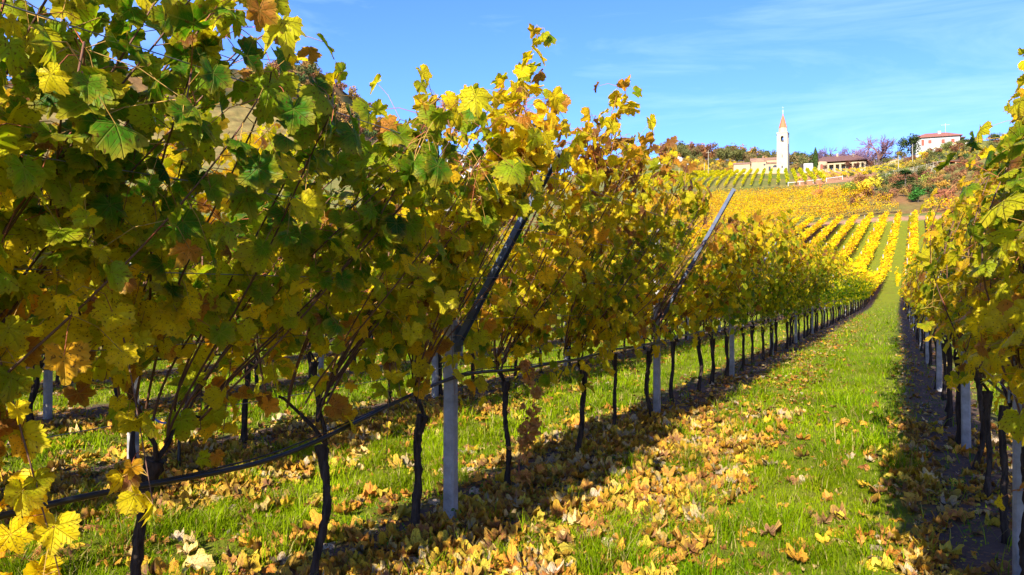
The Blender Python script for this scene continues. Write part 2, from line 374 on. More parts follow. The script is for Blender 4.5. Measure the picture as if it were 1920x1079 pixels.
T_drym = [leaf_template(s, 12, 1, d, c_, .18) for s, d, c_ in ((15, .3, .7), (16, -.5, -.5))]
PK = np.array([0, .22, .42, .60, .78, .90, 1.0])
PC = np.array([(.022, .085, .004), (.065, .18, .005), (.25, .33, .008), (.56, .50, .010), (.88, .63, .008), (.68, .28, .02), (.20, .075, .025)])
def palette(c, rg):
    c = np.clip(c, 0, 1)
    o = np.stack([np.interp(c, PK, PC[:, k]) for k in range(3)], 1)
    return o * (1 + .25 * (rg.random((len(c), 1)) - .5))

CANE = np.array([.11, .050, .028])
def vine_parts(seed, lean=.92, top=2.45, lod=0, shoots=14, tint=None, foot=.9, width=.55, tall=0, base=None, armw=.22, hang=1.0):
    """trunk, canes and foliage of one vine trained on a slanting roof; local x points over the aisle"""
    rg = np.random.default_rng(seed)
    z0 = .92; span = top - z0 - .05
    tr, cg, fg = Geo(), Geo(), Geo()
    # trunk
    m_ = {0: 26, 1: 10, 2: 4}[lod]; t = np.linspace(0, 1, m_)
    hz = .68 + .14 * rg.random(); lx, ly = rg.normal(0, .03), rg.normal(0, .07)
    P = np.c_[lx * np.sin(t * 3.0) + .007 * np.sin(t * 11 + seed), ly * t + .014 * np.sin(t * 6 + seed * 2), t * hz - .04]
    rad = rg.uniform(.019, .028) * (.8 if lod == 0 else 1) * (1.1 - .25 * t + .7 * np.exp(-((t - 1) / .14) ** 2) + .5 * np.exp(-(t / .08) ** 2)) * (1 + .3 * rg.random(m_))
    tr.tube(P, rad, {0: 10, 1: 6, 2: 4}[lod], (1, 1, 1), twist=.25, lump=.45, rng=rg)
    head = P[-1]
    arms = []
    for sgn in (-1, 1):
        q = np.linspace(0, 1, 6)[:, None]; e = np.array([rg.normal(0, .04), sgn * (armw + .2 * rg.random()), z0 - .04 + .05 * rg.random()])
        pts = head * (1 - q) + e * q; pts[:, 2] += .06 * np.sin(q[:, 0] * 3.1); pts[:, 0] += .03 * np.sin(q[:, 0] * 6 + seed); arms.append(pts)
        tr.tube(pts, np.linspace(.010, .006, 6), {0: 7, 1: 4, 2: 3}[lod], lump=.5, rng=rg)
    # canes
    Pn, Tn = [], []
    for s in range(shoots):
        ln = rg.uniform(.72, 1.08) if s % 4 else rg.uniform(1.05, 1.3)
        y0 = rg.uniform(-width, width); ap = arms[int(y0 > 0)]; st = ap[min(5, 2 + int(abs(y0) / width * 4))].copy()
        t = np.linspace(0, ln, 14); dy = (y0 - st[1]) * 1.1 + rg.normal(0, .16); x = lean * (np.minimum(t, 1) ** 1.25) + .07 * rg.normal() * np.sin(t * 3)
        z = span * np.minimum(t, 1.02) + .05 * np.sin(t * 5 + s)
        ov = np.clip(t - 1.0, 0, 1); x = x + ov * .12; z = z - ov * (0.2 + .9 * rg.random()) * 1.2
        off = rg.normal(0, .11 if lean > .6 else .20); x = x + off * np.sin(np.clip(t, 0, 1) * 2.2) * 1.0
        pts = st + np.c_[x, dy * t + .04 * np.sin(t * 6 + s), z]
        if lod < 2 or s % 3 == 0: cg.tube(pts, np.linspace(.0052, .0022, 14) * (1 if lod == 0 else 1.25), {0: 5, 1: 3, 2: 3}[lod], CANE * (.6 + .9 * rg.random()), cap=False)
        nn = int(ln * 1.75 / (.075 if lod < 2 else .12)); q = np.linspace(.10, 1, nn) * (len(t) - 1)
        Pn.append(np.stack([np.interp(q, np.arange(14), pts[:, k]) for k in range(3)], 1)); Tn.append(np.full(nn, s))
    for s in range(tall):                         # whippy tips standing above the roof
        st = np.array([lean * .85, rg.uniform(-.4, .4), top - .25]); ln = rg.uniform(.3, .62); t = np.linspace(0, 1, 8)
        pts = st + np.c_[rg.normal(0, .12) * t, rg.uniform(-.1, .35) * t, ln * t]
        cg.tube(pts, np.linspace(.004, .0015, 8), 4, (.25, .09, .03), cap=False)
        q = np.linspace(1, 7, int(ln / .05)); Pn.append(np.stack([np.interp(q, np.arange(8), pts[:, k]) for k in range(3)], 1)); Tn.append(np.full(len(q), 99))
    for s in range(7 if lod == 0 else 4):                            # a few shoots hang below the roof
        st = np.array([rg.uniform(.0, .35) * lean, rg.uniform(-width, width), 1.35 + .3 * rg.random()]); ln = rg.uniform(.35, .85) * hang; t = np.linspace(0, 1, 8)
        pts = st + np.c_[.12 * t * rg.normal(), .15 * t * rg.normal(), -ln * t ** 1.2]
        if lod < 2: cg.tube(pts, np.linspace(.004, .0015, 8), 4, CANE * 1.3, cap=False)
        nn = int(ln / .07); q = np.linspace(1, 7, nn); Pn.append(np.stack([np.interp(q, np.arange(8), pts[:, k]) for k in range(3)], 1)); Tn.append(np.full(nn, 98))
    P0 = np.concatenate(Pn); kk = np.concatenate(Tn)
    rep = {0: 1.75, 1: 1.7, 2: 1.05}[lod]
    idx = np.floor(np.arange(len(P0) * rep) / rep).astype(int); P0 = P0[idx]; kk = kk[idx]
    n_ = len(P0)
    off = rg.normal(0, 1, (n_, 3)) * np.array([.085, .085, .075]); off[:, 2] -= .02
    tight = np.where(kk >= 98, .5, 1)[:, None]
    P = P0 + off * tight
    P1 = P
    if base is not None:                          # the steel arms stand clear of the leaves on the aisle side
        G_ = P + np.array([base[0], base[1], 0])
        for py in (3.93, 8.35):
            for q_ in np.linspace(.0, 1, 26):
                a3 = np.array([rowx(1) + .055 + (.645 if py < 5 else .785) * q_, py, 1.12 + (1.08 if py < 5 else 1.38) * q_]); v3 = unit(np.array([0, 0, CAMZ]) - a3)
                if (py < 5 and (q_ > .62 or .30 < q_ < .36)) or (py > 5 and .72 < q_ < .9): continue
                rel = G_ - a3; s3 = rel @ v3; d3 = np.linalg.norm(rel - s3[:, None] * v3, axis=1); P1 = np.where(((s3 > -.03) & (s3 < (1.3 if py < 5 else 2.6)) & (d3 < (.08 if py < 5 else .12)))[:, None], -9, P1)
    P = P1; low = foot + .14 * rg.random(len(P)) + .12 * np.sin(P[:, 1] * 4 + seed) - np.where(kk >= 98, .32 + (hang - 1), 0) - .35 * (rg.random(len(P)) < .10); P_ = P; P = P[(P[:, 2] > low)]; pass
    mask = P_[:, 2] > low; Ps = (P0)[mask]; off = off[mask]; n_ = len(P)
    # which side of the roof a leaf sits on decides how it faces
    sp = np.array([lean, 0, span]); sp = sp / np.linalg.norm(sp); Nn = np.array([-sp[2], 0, sp[0]])
    tcoord = np.clip((P[:, 2] - z0) / span, 0, 1.2); surfx = lean * tcoord ** 1.25
    side = np.sign(-(P[:, 0] - surfx) + rg.normal(0, .10, n_))[:, None]
    N = np.where(side > 0, Nn + np.array([0, -.1, .35]), np.array([.75, -.15, .35])) + rg.normal(0, .42, (n_, 3))
    X = np.array([.15, 0, -1.0]) + rg.normal(0, .45, (n_, 3))
    S = rg.uniform(.040, .080, n_) * (1 - .25 * (rg.random(n_) < .25)) * {0: 1, 1: 1.04, 2: 1.45}[lod]
    c_ = tint(P, rg) if tint else .45 + .2 * rg.normal(size=n_)
    old = rg.random(n_); c_ = np.where(old < .03, .93 + .07 * rg.random(n_), c_)
    cols = palette(c_, rg)
    T = {0: T_hi, 1: T_mid, 2: T_low}[lod]; which = rg.integers(0, len(T), n_)
    for k, tm in enumerate(T):
        w = which == k
        if w.any(): fg.scatter(tm, P[w], X[w], N[w], S[w], cols[w])
    if lod == 0:                                  # leaf stalks
        for q in range(0, n_):
            a_, b_ = Ps[q], P[q]; mid = (a_ + b_) / 2 + np.array([0, 0, .02])
            cg.tube([a_, mid, b_], [.0016, .0013, .0011], 3, (.35, .20, .04) if q % 3 else (.30, .08, .03), cap=False)
    return tr, cg, fg

def vine_thing(loc, parts, lod, **k):
    root = empty('grape_vine', loc, **k)
    tr, cg, fg = parts
    tr.build('trunk', M_bark, root, smooth_=True); cg.build('canes', M_cane, root, smooth_=True); fg.build('foliage', M_leaf if lod == 0 else M_leaf_far if lod == 2 else M_leaf, root, smooth_=True)
    return root

def tint_near(yc):
    def f(P, rg):
        z = P[:, 2]; n_ = len(P); yy = yc + P[:, 1]
        c_ = .57 + .17 * rg.normal(size=n_)
        c_ += .10 * smooth(1.55, 1.15, z)                     # lower leaves turn first
        c_ -= .20 * smooth(1.35, 1.7, z) * smooth(3.0, 2.2, yy)
        c_ += .22 * smooth(1.95, 2.2, z) * smooth(2.2, 3.2, yy) + .34 * smooth(2.0, 2.2, z) * smooth(2.6, 2.2, yy)
        c_ += .30 * (vnoise(yy * 2.2, z * 2.2, 5) - .5)
        return c_
    return f
def tint_row(P, rg):
    z = P[:, 2]; return .57 + .15 * rg.normal(size=len(P)) + .20 * smooth(1.8, 2.2, z) - .16 * smooth(1.9, 1.2, z) + .25 * (vnoise(P[:, 1] * 2 + 7, z * 2, 8) - .5)  # low leaves tinted greener: the row's shade is put into the leaf colour
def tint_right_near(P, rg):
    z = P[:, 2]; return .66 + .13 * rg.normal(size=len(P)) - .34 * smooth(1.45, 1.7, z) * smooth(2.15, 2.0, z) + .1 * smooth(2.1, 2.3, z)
def tint_right(P, rg):
    z = P[:, 2]; return .66 + .15 * rg.normal(size=len(P)) + .10 * smooth(1.5, 2.2, z) - .12 * smooth(.2, .6, P[:, 0]) + .2 * (vnoise(P[:, 1] * 2, z * 2, 9) - .5)

# row beside the aisle on the left: near vines are each modelled on their own
near_y = [1.0, 1.86, 2.75, 3.62, 4.8, 5.95, 7.1, 8.15, 9.25, 10.3]
near_top = {0: 2.28, 1: 2.05, 2: 2.17, 3: 2.36, 4: 2.45, 5: 2.38, 6: 2.2, 7: 2.2, 8: 2.28, 9: 2.3}
near_lab = [
 'large leafed dark green grapevine at the left edge with a thin leaning trunk',
 'dark green grapevine left of the first concrete post, its top dipping below the far mountain',
 'thin trunked grapevine rising where the black hose sags lowest',
 'stout black trunked grapevine leaning against the tall concrete post with the dark steel arm',
 'yellow topped grapevine just behind the tall post, with the dead orange shoot',
 'straight black trunked grapevine, second behind the tall concrete post',
 'curved black trunked grapevine, third behind the tall concrete post',
 'slim trunked grapevine just in front of the second concrete post of the left row',
 'grapevine just behind the second concrete post of the left row, under its arm',
 'grapevine two places behind the second concrete post of the left row']
for k, y in enumerate(near_y):
    pt = vine_parts(100 + k, lean=.84, top=near_top[k], lod=0 if k < 8 else 1, shoots=20 if k == 0 else 17, tint=tint_near(y), tall=3 if k == 4 else (1 if k in (3, 5, 7) else 0), foot=1.10 if k < 3 else (1.02 if k < 5 else .96), base=(rowx(1), y), armw=.04, width=.62, hang=1.4 if k < 1 else 1.15 if k < 2 else 1.0)
    vine_thing((rowx(1) - .04 + .05 * math.sin(k * 3), y, 0), pt, 0, label=near_lab[k], cat='grapevine', group='vines of the left row nearest the camera')
# right-hand row, near vines
ry = [2.25, 3.3, 4.15, 5.0, 5.9, 6.9]
rlab = ['grapevine hanging big backlit green leaves into the right edge of the picture',
 'grapevine in front of the nearest right hand concrete post, with bright yellow hanging leaves',
 'thick black trunked grapevine just behind the nearest right hand post',
 'black trunked grapevine between the two near right hand posts, nearer one',
 'black trunked grapevine between the two near right hand posts, farther one',
 'leaning black trunked grapevine directly in front of the second right hand post']
for k, y in enumerate(ry):
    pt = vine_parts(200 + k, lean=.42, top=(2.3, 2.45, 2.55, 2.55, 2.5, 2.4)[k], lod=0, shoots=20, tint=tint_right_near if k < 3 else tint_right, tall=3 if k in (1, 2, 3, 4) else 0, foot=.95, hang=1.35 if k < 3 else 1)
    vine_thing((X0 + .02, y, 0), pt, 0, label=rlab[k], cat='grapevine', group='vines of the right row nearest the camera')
# protos for the rest
protos = {}
for key, lean, tn in (('L', .84, tint_row), ('R', .45, tint_right), ('B', 1.45, tint_row)):
    for lod in (1, 2):
        protos[key, lod] = [vine_parts(300 + 10 * lod + s + ({'R': 50, 'B': 80}.get(key, 0)), lean, 2.30 + .07 * s, lod, 22 if key == 'B' else 14, tn) for s in range(4)]
meshes = {k: [(t_.mesh('trunk', M_bark, True), c_.mesh('canes', M_cane, True), f_.mesh('foliage', M_leaf if k[1] == 1 else M_leaf_far, True)) for (t_, c_, f_) in v] for k, v in protos.items()}
def place_vine(key, lod, x, y, rnd, label, group):
    r = empty('grape_vine', (x, y, H(x, y) if y > 60 else 0), rnd.choice((-1, 0, 1)) * .06, label=label, cat='grapevine', group=group)
    r.scale = (1, rnd.choice((-1, 1)), rnd.uniform(.96, 1.05))
    for nm, me in zip(('trunk', 'canes', 'foliage'), rnd.choice(meshes[key, lod])): link(nm, me, r)
rnd = random.Random(5)
def run_row(key, k, y0, y1, label, group, lod_y=22):
    y = y0
    while y < y1:
        place_vine(key, 1 if 0 < y < lod_y else 2, rowx(k) + float(bend(y)) + rnd.gauss(0, .03), y + rnd.gauss(0, .05), rnd, label, group); y += 1.1
run_row('L', 1, 11.4, 72, 'vine of the long shaded left row running away beside the grass aisle', 'vines along the shaded left row', 26)
run_row('R', 0, 7.9, 72, 'vine of the sunlit yellow right row running away beside the grass aisle', 'vines along the sunlit right row', 26)
run_row('B', 2, -2.6, 38, 'vine of the second row, seen through the gaps under the left row', 'vines of the second row', 24)
run_row('B', 3, -5, 34, 'vine of the third row, seen as a dark trunk beyond the second row', 'vines of the third row', 22)
run_row('B', 4, -4, 34, 'vine of the fourth row, a small dark trunk far under the leaves', 'vines of the fourth row', 22)

# everything past the first three hundred: one mass of leaves, trunks and canes
def strip(g, gt, x, y, rg, per, size, tn_bias, spread=.12, lean=.9, top=2.45, dirv=None, zf=None):
    """leaves for vine places (x, y): per leaves each"""
    n_ = len(x); X_ = np.repeat(x - (.2 if lean > 1 else 0), per); Y_ = np.repeat(y, per); N_ = len(X_)
    t = rg.random(N_) ** .85; t = np.where(t > 1, 1, t)
    hv = np.repeat(.9 + .2 * vnoise(x * 3, y / 1.4, 31), per)
    lx = lean * t ** 1.2 + rg.normal(0, spread, N_); lz = .95 + (top - .95) * t * hv + rg.normal(0, spread, N_)
    ly = rg.uniform(-.6, .6, N_)
    if dirv is None: wx, wy = X_ + lx, Y_ + ly
    else: wx, wy = X_ + lx * dirv[1] + ly * dirv[0], Y_ - lx * dirv[0] + ly * dirv[1]
    zz = np.repeat(Hh(x, y), per)
    P = np.c_[wx, wy, zz + lz]
    Nn = np.array([-.55, -.15, .75]) + rg.normal(0, .4, (N_, 3)); Xd = np.array([.1, 0, -1]) + rg.normal(0, .5, (N_, 3))
    c_ = tn_bias + .10 * rg.normal(size=N_) + .18 * (np.repeat(vnoise(x / 2, y / 2, 33), per) - .5)
    cols = palette(c_, rg); wsel = rg.integers(0, 2, N_)
    for k in (0, 1):
        w = wsel == k; g.scatter(T_low[k], P[w], Xd[w], Nn[w], np.full(w.sum(), size) * rg.uniform(.8, 1.2, w.sum()), cols[w])
    if gt is not None:
        z = Hh(x, y)
        for a_, b_, c2 in zip(x, y, z): gt.tube([(a_, b_, c2 - .1), (a_ + .03, b_, c2 + .5), (a_, b_ + .05, c2 + 1.0)], [.045, .04, .03], 3, (.3, .25, .2), cap=False)
rg = np.random.default_rng(7)
gl, gt = Geo(), Geo()
for k in range(-7, 17):
    if k in (0, 1): ys = np.arange(72, YEND, 1.1)
    elif k == 2: ys = np.arange(38, YEND, 1.1)
    elif k in (3, 4): ys = np.arange(34, YEND, 1.1)
    elif k < 0: ys = np.arange(2 if k > -4 else 60, YEND, 1.1)
    else: ys = np.arange(-4 if k < 8 else 60, YEND, 1.1)
    ys = ys + rg.normal(0, .05, len(ys)); xs = rowx(k) + bend(ys)
    ln = .5 if k <= 0 else .9
    for a_, b_, per, sz in ((0, 75, 80, .13), (75, 110, 110, .17), (110, 200, 90, .22)):
        w = (ys >= a_) & (ys < b_)
        if w.any(): strip(gl, gt if -4 < k < 9 else None, xs[w], ys[w], rg, per + 20, sz, .77, lean=1.6 if k > 1 else .95, spread=.22 if k > 1 else .17)
    w = ys > 165
far_v = empty('hillside_vines', (0, 0, 0), label='mass of bright yellow vine rows climbing the slope at the end of the aisle', cat='vineyard rows', kind='stuff')
gl.build('foliage', M_leaf_far, far_v, True)['kind'] = 'stuff'; gt.build('trunks', M_bark, far_v)['kind'] = 'stuff'

# terrace of yellow and orange vines above the slope: rows run across
gl = Geo(); rg = np.random.default_rng(8)
for y in np.arange(191, 240, 3.9):
    xs = np.arange(-78, -3 - (y - 190) * .25 + 6 * math.sin(y), 1.2) if y < 262 else []
    xs = np.array(xs); ys = y + 2.0 * np.sin(xs / 17) + .05 * xs + rg.normal(0, .15, len(xs))
    keep = (vnoise(xs / 5, ys / 5, 77) > .12) & (cY * ys - sY * xs < 232)
    strip(gl, None, xs[keep], ys[keep], rg, 110, .165, .79 + .05 * math.sin(y * 1.3), spread=.30, lean=1.6, dirv=(1, 0), top=2.4)
for y in (190.5, 193):
    xs = np.arange(6, 45, 1.2); ys = np.full(len(xs), y) + rg.normal(0, .2, len(xs)); strip(gl, None, xs, ys, rg, 46, .26, .74, spread=.3, dirv=(1, 0))
tag(gl.build('terrace_vines', M_leaf_far, None, True), 'golden and orange vines covering the terrace above the yellow rows', 'vineyard rows', None, 'stuff')

# upper vineyard below the church: rows run up the hill
gl = Geo(); gp = Geo()
ub = R(-7.6); du = (math.sin(ub), math.cos(ub)); rt = (math.cos(ub), -math.sin(ub))
for k in range(-20, 6):
    s_ = np.arange(272, 366 if k < 2 else 360, 1.3); lat = k * 2.9
    xs = du[0] * s_ + rt[0] * lat; ys = du[1] * s_ + rt[1] * lat
    strip(gl, None, xs, ys, rg, 30, .26, .60 if k < -2 else .52, spread=.2, lean=.5, top=2.2, dirv=(du[0], du[1]))
tag(gl.build('upper_slope_vines', M_leaf_far, None, True), 'straight olive vine rows with dark gaps on the slope below the church', 'vineyard rows', None, 'stuff')
gl = Geo()
for k in range(6, 24):
    s_ = np.arange(285, 352, 1.3); lat = k * 2.9; xs = du[0] * s_ + rt[0] * lat; ys = du[1] * s_ + rt[1] * lat
    strip(gl, None, xs, ys, rg, 7, .20, .70, spread=.12, lean=.2, top=1.6, dirv=(du[0], du[1]))
tag(gl.build('bare_slope_vines', M_leaf_far, None, True), 'thin nearly bare vine rows on the brown soil below the villa', 'vineyard rows', None, 'stuff')

# ------------------------------------------------------------------ posts, arms, wires, hoses
def post_parts(root, x_tip=.70, ztip=2.2, arm=True, h=2.1):
    g = Geo(); a = .038
    prof = [(-a, -a + .012), (-a + .012, -a), (a - .012, -a), (a, -a + .012), (a, a - .012), (a - .012, a), (-a + .012, a), (-a, a - .012)]
    V = [(x, y, -.12) for x, y in prof] + [(x * .82, y * .82, h) for x, y in prof] + [(0, 0, h + .01)]
    F = [(i, (i + 1) % 8, 8 + (i + 1) % 8, 8 + i) for i in range(8)]; g.add(V, F)
    g.add(V[8:17], [(i, (i + 1) % 8, 8) for i in range(8)])
    sh = g.build('shaft', M_conc, root)
    if arm:
        A = np.array([.055, 0, 1.12]); B = np.array([x_tip, 0, ztip]); d = unit(B - A); nrm = np.array([-d[2], 0, d[0]]); w = np.array([0, 1, 0])
        g = Geo(); th_ = .004
        def slab(c0, ew, en):      # box swept along the arm
            V = []
            for base in (A - d * .05, B):
                for sa, sb in ((-1, -1), (1, -1), (1, 1), (-1, 1)): V.append(base + c0 + w * ew * sa + nrm * en * sb)
            g.add(V, [(3, 2, 1, 0), (4, 5, 6, 7), (0, 1, 5, 4), (1, 2, 6, 5), (2, 3, 7, 6), (3, 0, 4, 7)])
        slab(nrm * 0, .024, .003)                           # C channel: web and two flanges
        slab(w * .0225 - nrm * .018, .0025, .015); slab(-w * .0225 - nrm * .018, .0025, .015)
        g.build('arm', M_steel, root)
        g = Geo(); g.box(-.058, .075, -.030, -.026 + .052, 1.07, 1.10); g.box(.047, .056, -.034, .034, 1.03, 1.19)
        g.tube([(.05, -.05, 1.12), (.05, .05, 1.12)], .007, 6); g.build('bracket', M_steel, root)
    g = Geo(); g.tube([(-.05, 0, .87), (-.05, 0, .93)], .006, 6); g.tube([(.046, -.03, .86), (.052, 0, .86), (.046, .03, .86)], .0025, 5)
    g.build('wire_clip', M_wire, root)
def new_post(x, y, label, group='trellis posts of the near rows', **k):
    r = empty('trellis_post', (x, y, H(x, y)), 0, label=label, cat='trellis post', group=group); post_parts(r, **k); return r
p0 = new_post(rowx(1), 3.93, 'tall pale concrete post with a leaning dark steel arm, nearest of the left row')
plab = {8.35: 'second concrete post of the left row, its steel arm leaning out over the aisle', 12.7: 'third concrete post of the left row, half the height of the second in the picture'}
def cp(src, x, y, label, group='trellis posts of the near rows', ry_=0):
    c = copy_tree(src); c.location = (x, y, H(x, y)); c['label'] = label; c['group'] = group; c.rotation_euler = (rnd.gauss(0, .008), rnd.gauss(0, .008), rnd.gauss(0, .03)); return c
new_post(rowx(1), 8.35, plab[8.35], x_tip=.84, ztip=2.5); cp(p0, rowx(1), 12.7, plab[12.7])
for k in range(12): cp(p0, rowx(1), 17.1 + 4.4 * k, 'thin pale post among the trunks of the far part of the left row', 'far posts of the left row')
r0 = new_post(X0, 4.25, 'pale concrete post cut off by the right edge of the picture', x_tip=.4, ztip=2.0, h=1.75)
cp(r0, X0 + .02, 7.75, 'second concrete post of the right row, with a thin black trunk leaning on it')
cp(r0, X0, 12.1, 'third concrete post of the right row, narrow and pale behind the trunks')
for k in range(12): cp(r0, X0, 16.5 + 4.4 * k, 'thin pale post among the trunks of the far part of the right row', 'far posts of the right row')
cp(p0, rowx(2) - .25, 4.15, 'pale concrete post of the second row with a blue tie at its foot')
cp(p0, rowx(2) - .05, 8.4, 'pale post of the second row behind the long hanging yellow leaf')
cp(p0, rowx(2) - .05, 12.8, 'pale post of the second row seen just left of the tall concrete post')
for k in range(6): cp(p0, rowx(2), 17.2 + 4.4 * k, 'small pale post in the far part of the second row', 'far posts of the second row')
for rk, lab in ((3, 'small pale post of the third row glimpsed under the leaves'), (4, 'tiny pale post of the fourth row glimpsed under the leaves')):
    for k in range(8): cp(p0, rowx(rk), 3 + 4.4 * k + rk * .7, lab, 'posts of the rows behind')
g = Geo()
for k in range(-3, 9):
    for y in np.arange(74 + (k % 3) * 4.4, YEND + 1, 17.6):
        x = rowx(k) + float(bend(y)); z = H(x, y); g.box(x - .06, x + .06, y - .06, y + .06, z, z + 2.2)
tag(g.build('hillside_posts', M_conc), 'small white posts scattered along the yellow rows on the slope', 'trellis posts', None, 'stuff')

def wire(x, z, y0, y1, name, r, mt_, label, cat, group, wob=.0, sag=0, k=5):
    ys = np.arange(y0, y1, .22); P = np.c_[x + wob * np.sin(ys * 1.7) + bend(ys), ys, z + wob * np.sin(ys * 2.3 + x) - sag * np.abs(np.sin((ys - 3.93) * math.pi / 4.4)) + Hh(np.full(len(ys), x), ys) * (ys > 60)]
    g = Geo(); g.tube(P, r, k); return tag(g.build(name, mt_, None, True), label, cat, group)
for k, rowname in ((0, 'right'), (1, 'left'), (2, 'second')):
    sgn = .9 if k else .45
    for f, wn_ in ((.12, 'lowest'), (.4, 'second lowest'), (.7, 'second highest'), (1.0, 'topmost')):
        z = 1.12 + f * .88; wire(rowx(k) + .06 + sgn * f * .80, z, -4, 60, 'trellis_wire', .0016, M_wire, f'{wn_} thin steel wire of the {rowname} row, running among the leaves', 'wire', 'trellis wires', .004, .02, 4)
    wire(rowx(k) - .052, .93, -4, 60, 'trellis_wire', .0018, M_wire, f'thin steel wire just above the hose of the {rowname} row', 'wire', 'trellis wires', .004, .01, 4)
# the black hose of the left row hangs low before the tall post
kx = np.array([-4, .4, 1.2, 1.85, 2.3, 2.65, 3.05, 3.5, 3.9, 4.9, 6, 8.3, 12, 18, 60]); kz = np.array([.85, .72, .745, .735, .72, .715, .775, .845, .875, .86, .84, .83, .84, .84, .84])
ys = np.arange(-4, 60, .08); zs = np.interp(ys, kx, kz); zs = np.convolve(np.pad(zs, 5, mode='edge'), np.ones(11) / 11, 'valid')
zs = zs + .012 * np.sin(ys * 2.1) + .006 * np.sin(ys * 5)
xs = rowx(1) + .062 + .015 * np.sin(ys * 1.3) + .05 * np.exp(-((ys - 2.2) / .9) ** 2)
g = Geo(); g.tube(np.c_[xs, ys, zs], .0105, 8); g.tube(np.c_[xs + .004, ys, zs + .016 + .01 * np.sin(ys * 3.1)], .0035, 4)
tag(g.build('irrigation_hose', M_hose, None, True), 'black irrigation hose sagging along the left row beside the aisle', 'hose', 'irrigation hoses')
wire(rowx(2) + .06, .86, -4, 60, 'irrigation_hose', .009, M_hose, 'straight black irrigation hose along the second row, behind the left row', 'hose', 'irrigation hoses', .008, .03, 6)
wire(X0 + .05, .80, -4, 60, 'irrigation_hose', .009, M_hose, 'black irrigation hose along the right row, behind its trunks', 'hose', 'irrigation hoses', .008, .03, 6)
# stake with a blue tie near the second row's post
r = empty('hose_stake', (rowx(2) + .35, 4.1, 0), label='short black stake with a blue tie, beside the left post of the second row', cat='stake')
g = Geo(); g.tube([(0, 0, -.1), (0, .005, .2), (.004, 0, .42)], .013, 7); g.box(-.03, .03, -.012, .012, .40, .425); g.build('shaft', M_hose, r)
g = Geo(); t = np.linspace(0, 1, 9); g.tube(np.c_[-.02 - .28 * t, 0 * t, .415 - .05 * np.sin(t * 3) - .02 * t], .008, 5); g.build('tie', M_blue, r)

# ------------------------------------------------------------------ grass, litter, weeds
rg = np.random.default_rng(21)
def rowdist(x, y): 
    q = np.abs(((x - bend(y) - X0 + SP / 2) % SP) - SP / 2); return q
def sample(n_, r0, r1, a0=-66, a1=12, p=1.0):
    r_ = (r0 ** (2 - p) + rg.random(n_) * (r1 ** (2 - p) - r0 ** (2 - p))) ** (1 / (2 - p)); a_ = np.radians(rg.uniform(a0, a1, n_)); return r_ * np.sin(a_), r_ * np.cos(a_)
gg = Geo()
for n_, r0, r1, hh, wd in ((240000, 1.3, 7, .040, .0024), (190000, 7, 20, .040, .0048), (100000, 20, 75, .055, .012)):
    x, y = sample(n_, r0, r1, p=1.25)
    dr = rowdist(x, y) + .35 * (vnoise(x * 2.3, y * 2.3, 1) - .5) + .2 * (vnoise(x * 7, y * 7, 2) - .5)
    dens = smooth(.36, .70, dr) * (.12 + .88 * smooth(.25, .6, .6 * vnoise(x * 3.1, y * 3.1, 6) + .4 * vnoise(x * 9, y * 9, 16))) + .05
    kr_ = np.round((X0 - (x - bend(y))) / SP); lo = x - bend(y) - X0 + SP * kr_
    dens = dens * (1 - .45 * (smooth(-.6, -.2, lo) * smooth(1.45, .9, lo)) * (.4 + .6 * vnoise(x * 2.2, y * 2.2, 41)))
    w = rg.random(n_) < dens; x, y = x[w], y[w]; n_ = len(x)
    cl = vnoise(x * 6, y * 6, 3) ** 3 * 3.2 + vnoise(x * 1.3, y * 1.3, 4) * .45
    hgt = hh * (.35 + 1.2 * cl) * rg.uniform(.5, 1.5, n_); az = rg.random(n_) * 2 * np.pi; bendv = rg.uniform(.3, 1.5, n_) * hgt
    dx, dy = np.cos(az), np.sin(az); wx, wy = -dy * wd, dx * wd
    z = np.where(np.hypot(x, y) > 60, Hh(x, y), 0)
    V = np.stack([np.c_[x - wx, y - wy, z - .005], np.c_[x + wx, y + wy, z - .005],
                  np.c_[x - wx * .8 + dx * bendv * .35, y - wy * .8 + dy * bendv * .35, z + hgt * .6], np.c_[x + wx * .8 + dx * bendv * .35, y + wy * .8 + dy * bendv * .35, z + hgt * .6],
                  np.c_[x + dx * bendv, y + dy * bendv, z + hgt]], 1)
    F = (np.array([(0, 1, 3), (0, 3, 2), (2, 3, 4)])[None] + (np.arange(n_) * 5)[:, None, None]).reshape(-1, 3)
    q = np.clip(.5 * vnoise(x * 1.1, y * 1.1, 9) + .5 * rg.random(n_), 0, 1)[:, None]
    cc = np.array([.032, .115, .001]) * (1 - q) + np.array([.26, .32, .004]) * q; cc = cc * (.65 + .7 * vnoise(x * 1.9, y * 1.9, 19))[:, None]; strw = rg.random(n_)[:, None] < .09;  cc = np.where(strw, np.array([.34, .28, .09]), cc)
    gg.add(V.reshape(-1, 3), F, np.repeat(cc, 5, 0))
tag(gg.build('grass', M_grass), 'short bright green grass of the aisles between the vine rows', 'grass', None, 'stuff')

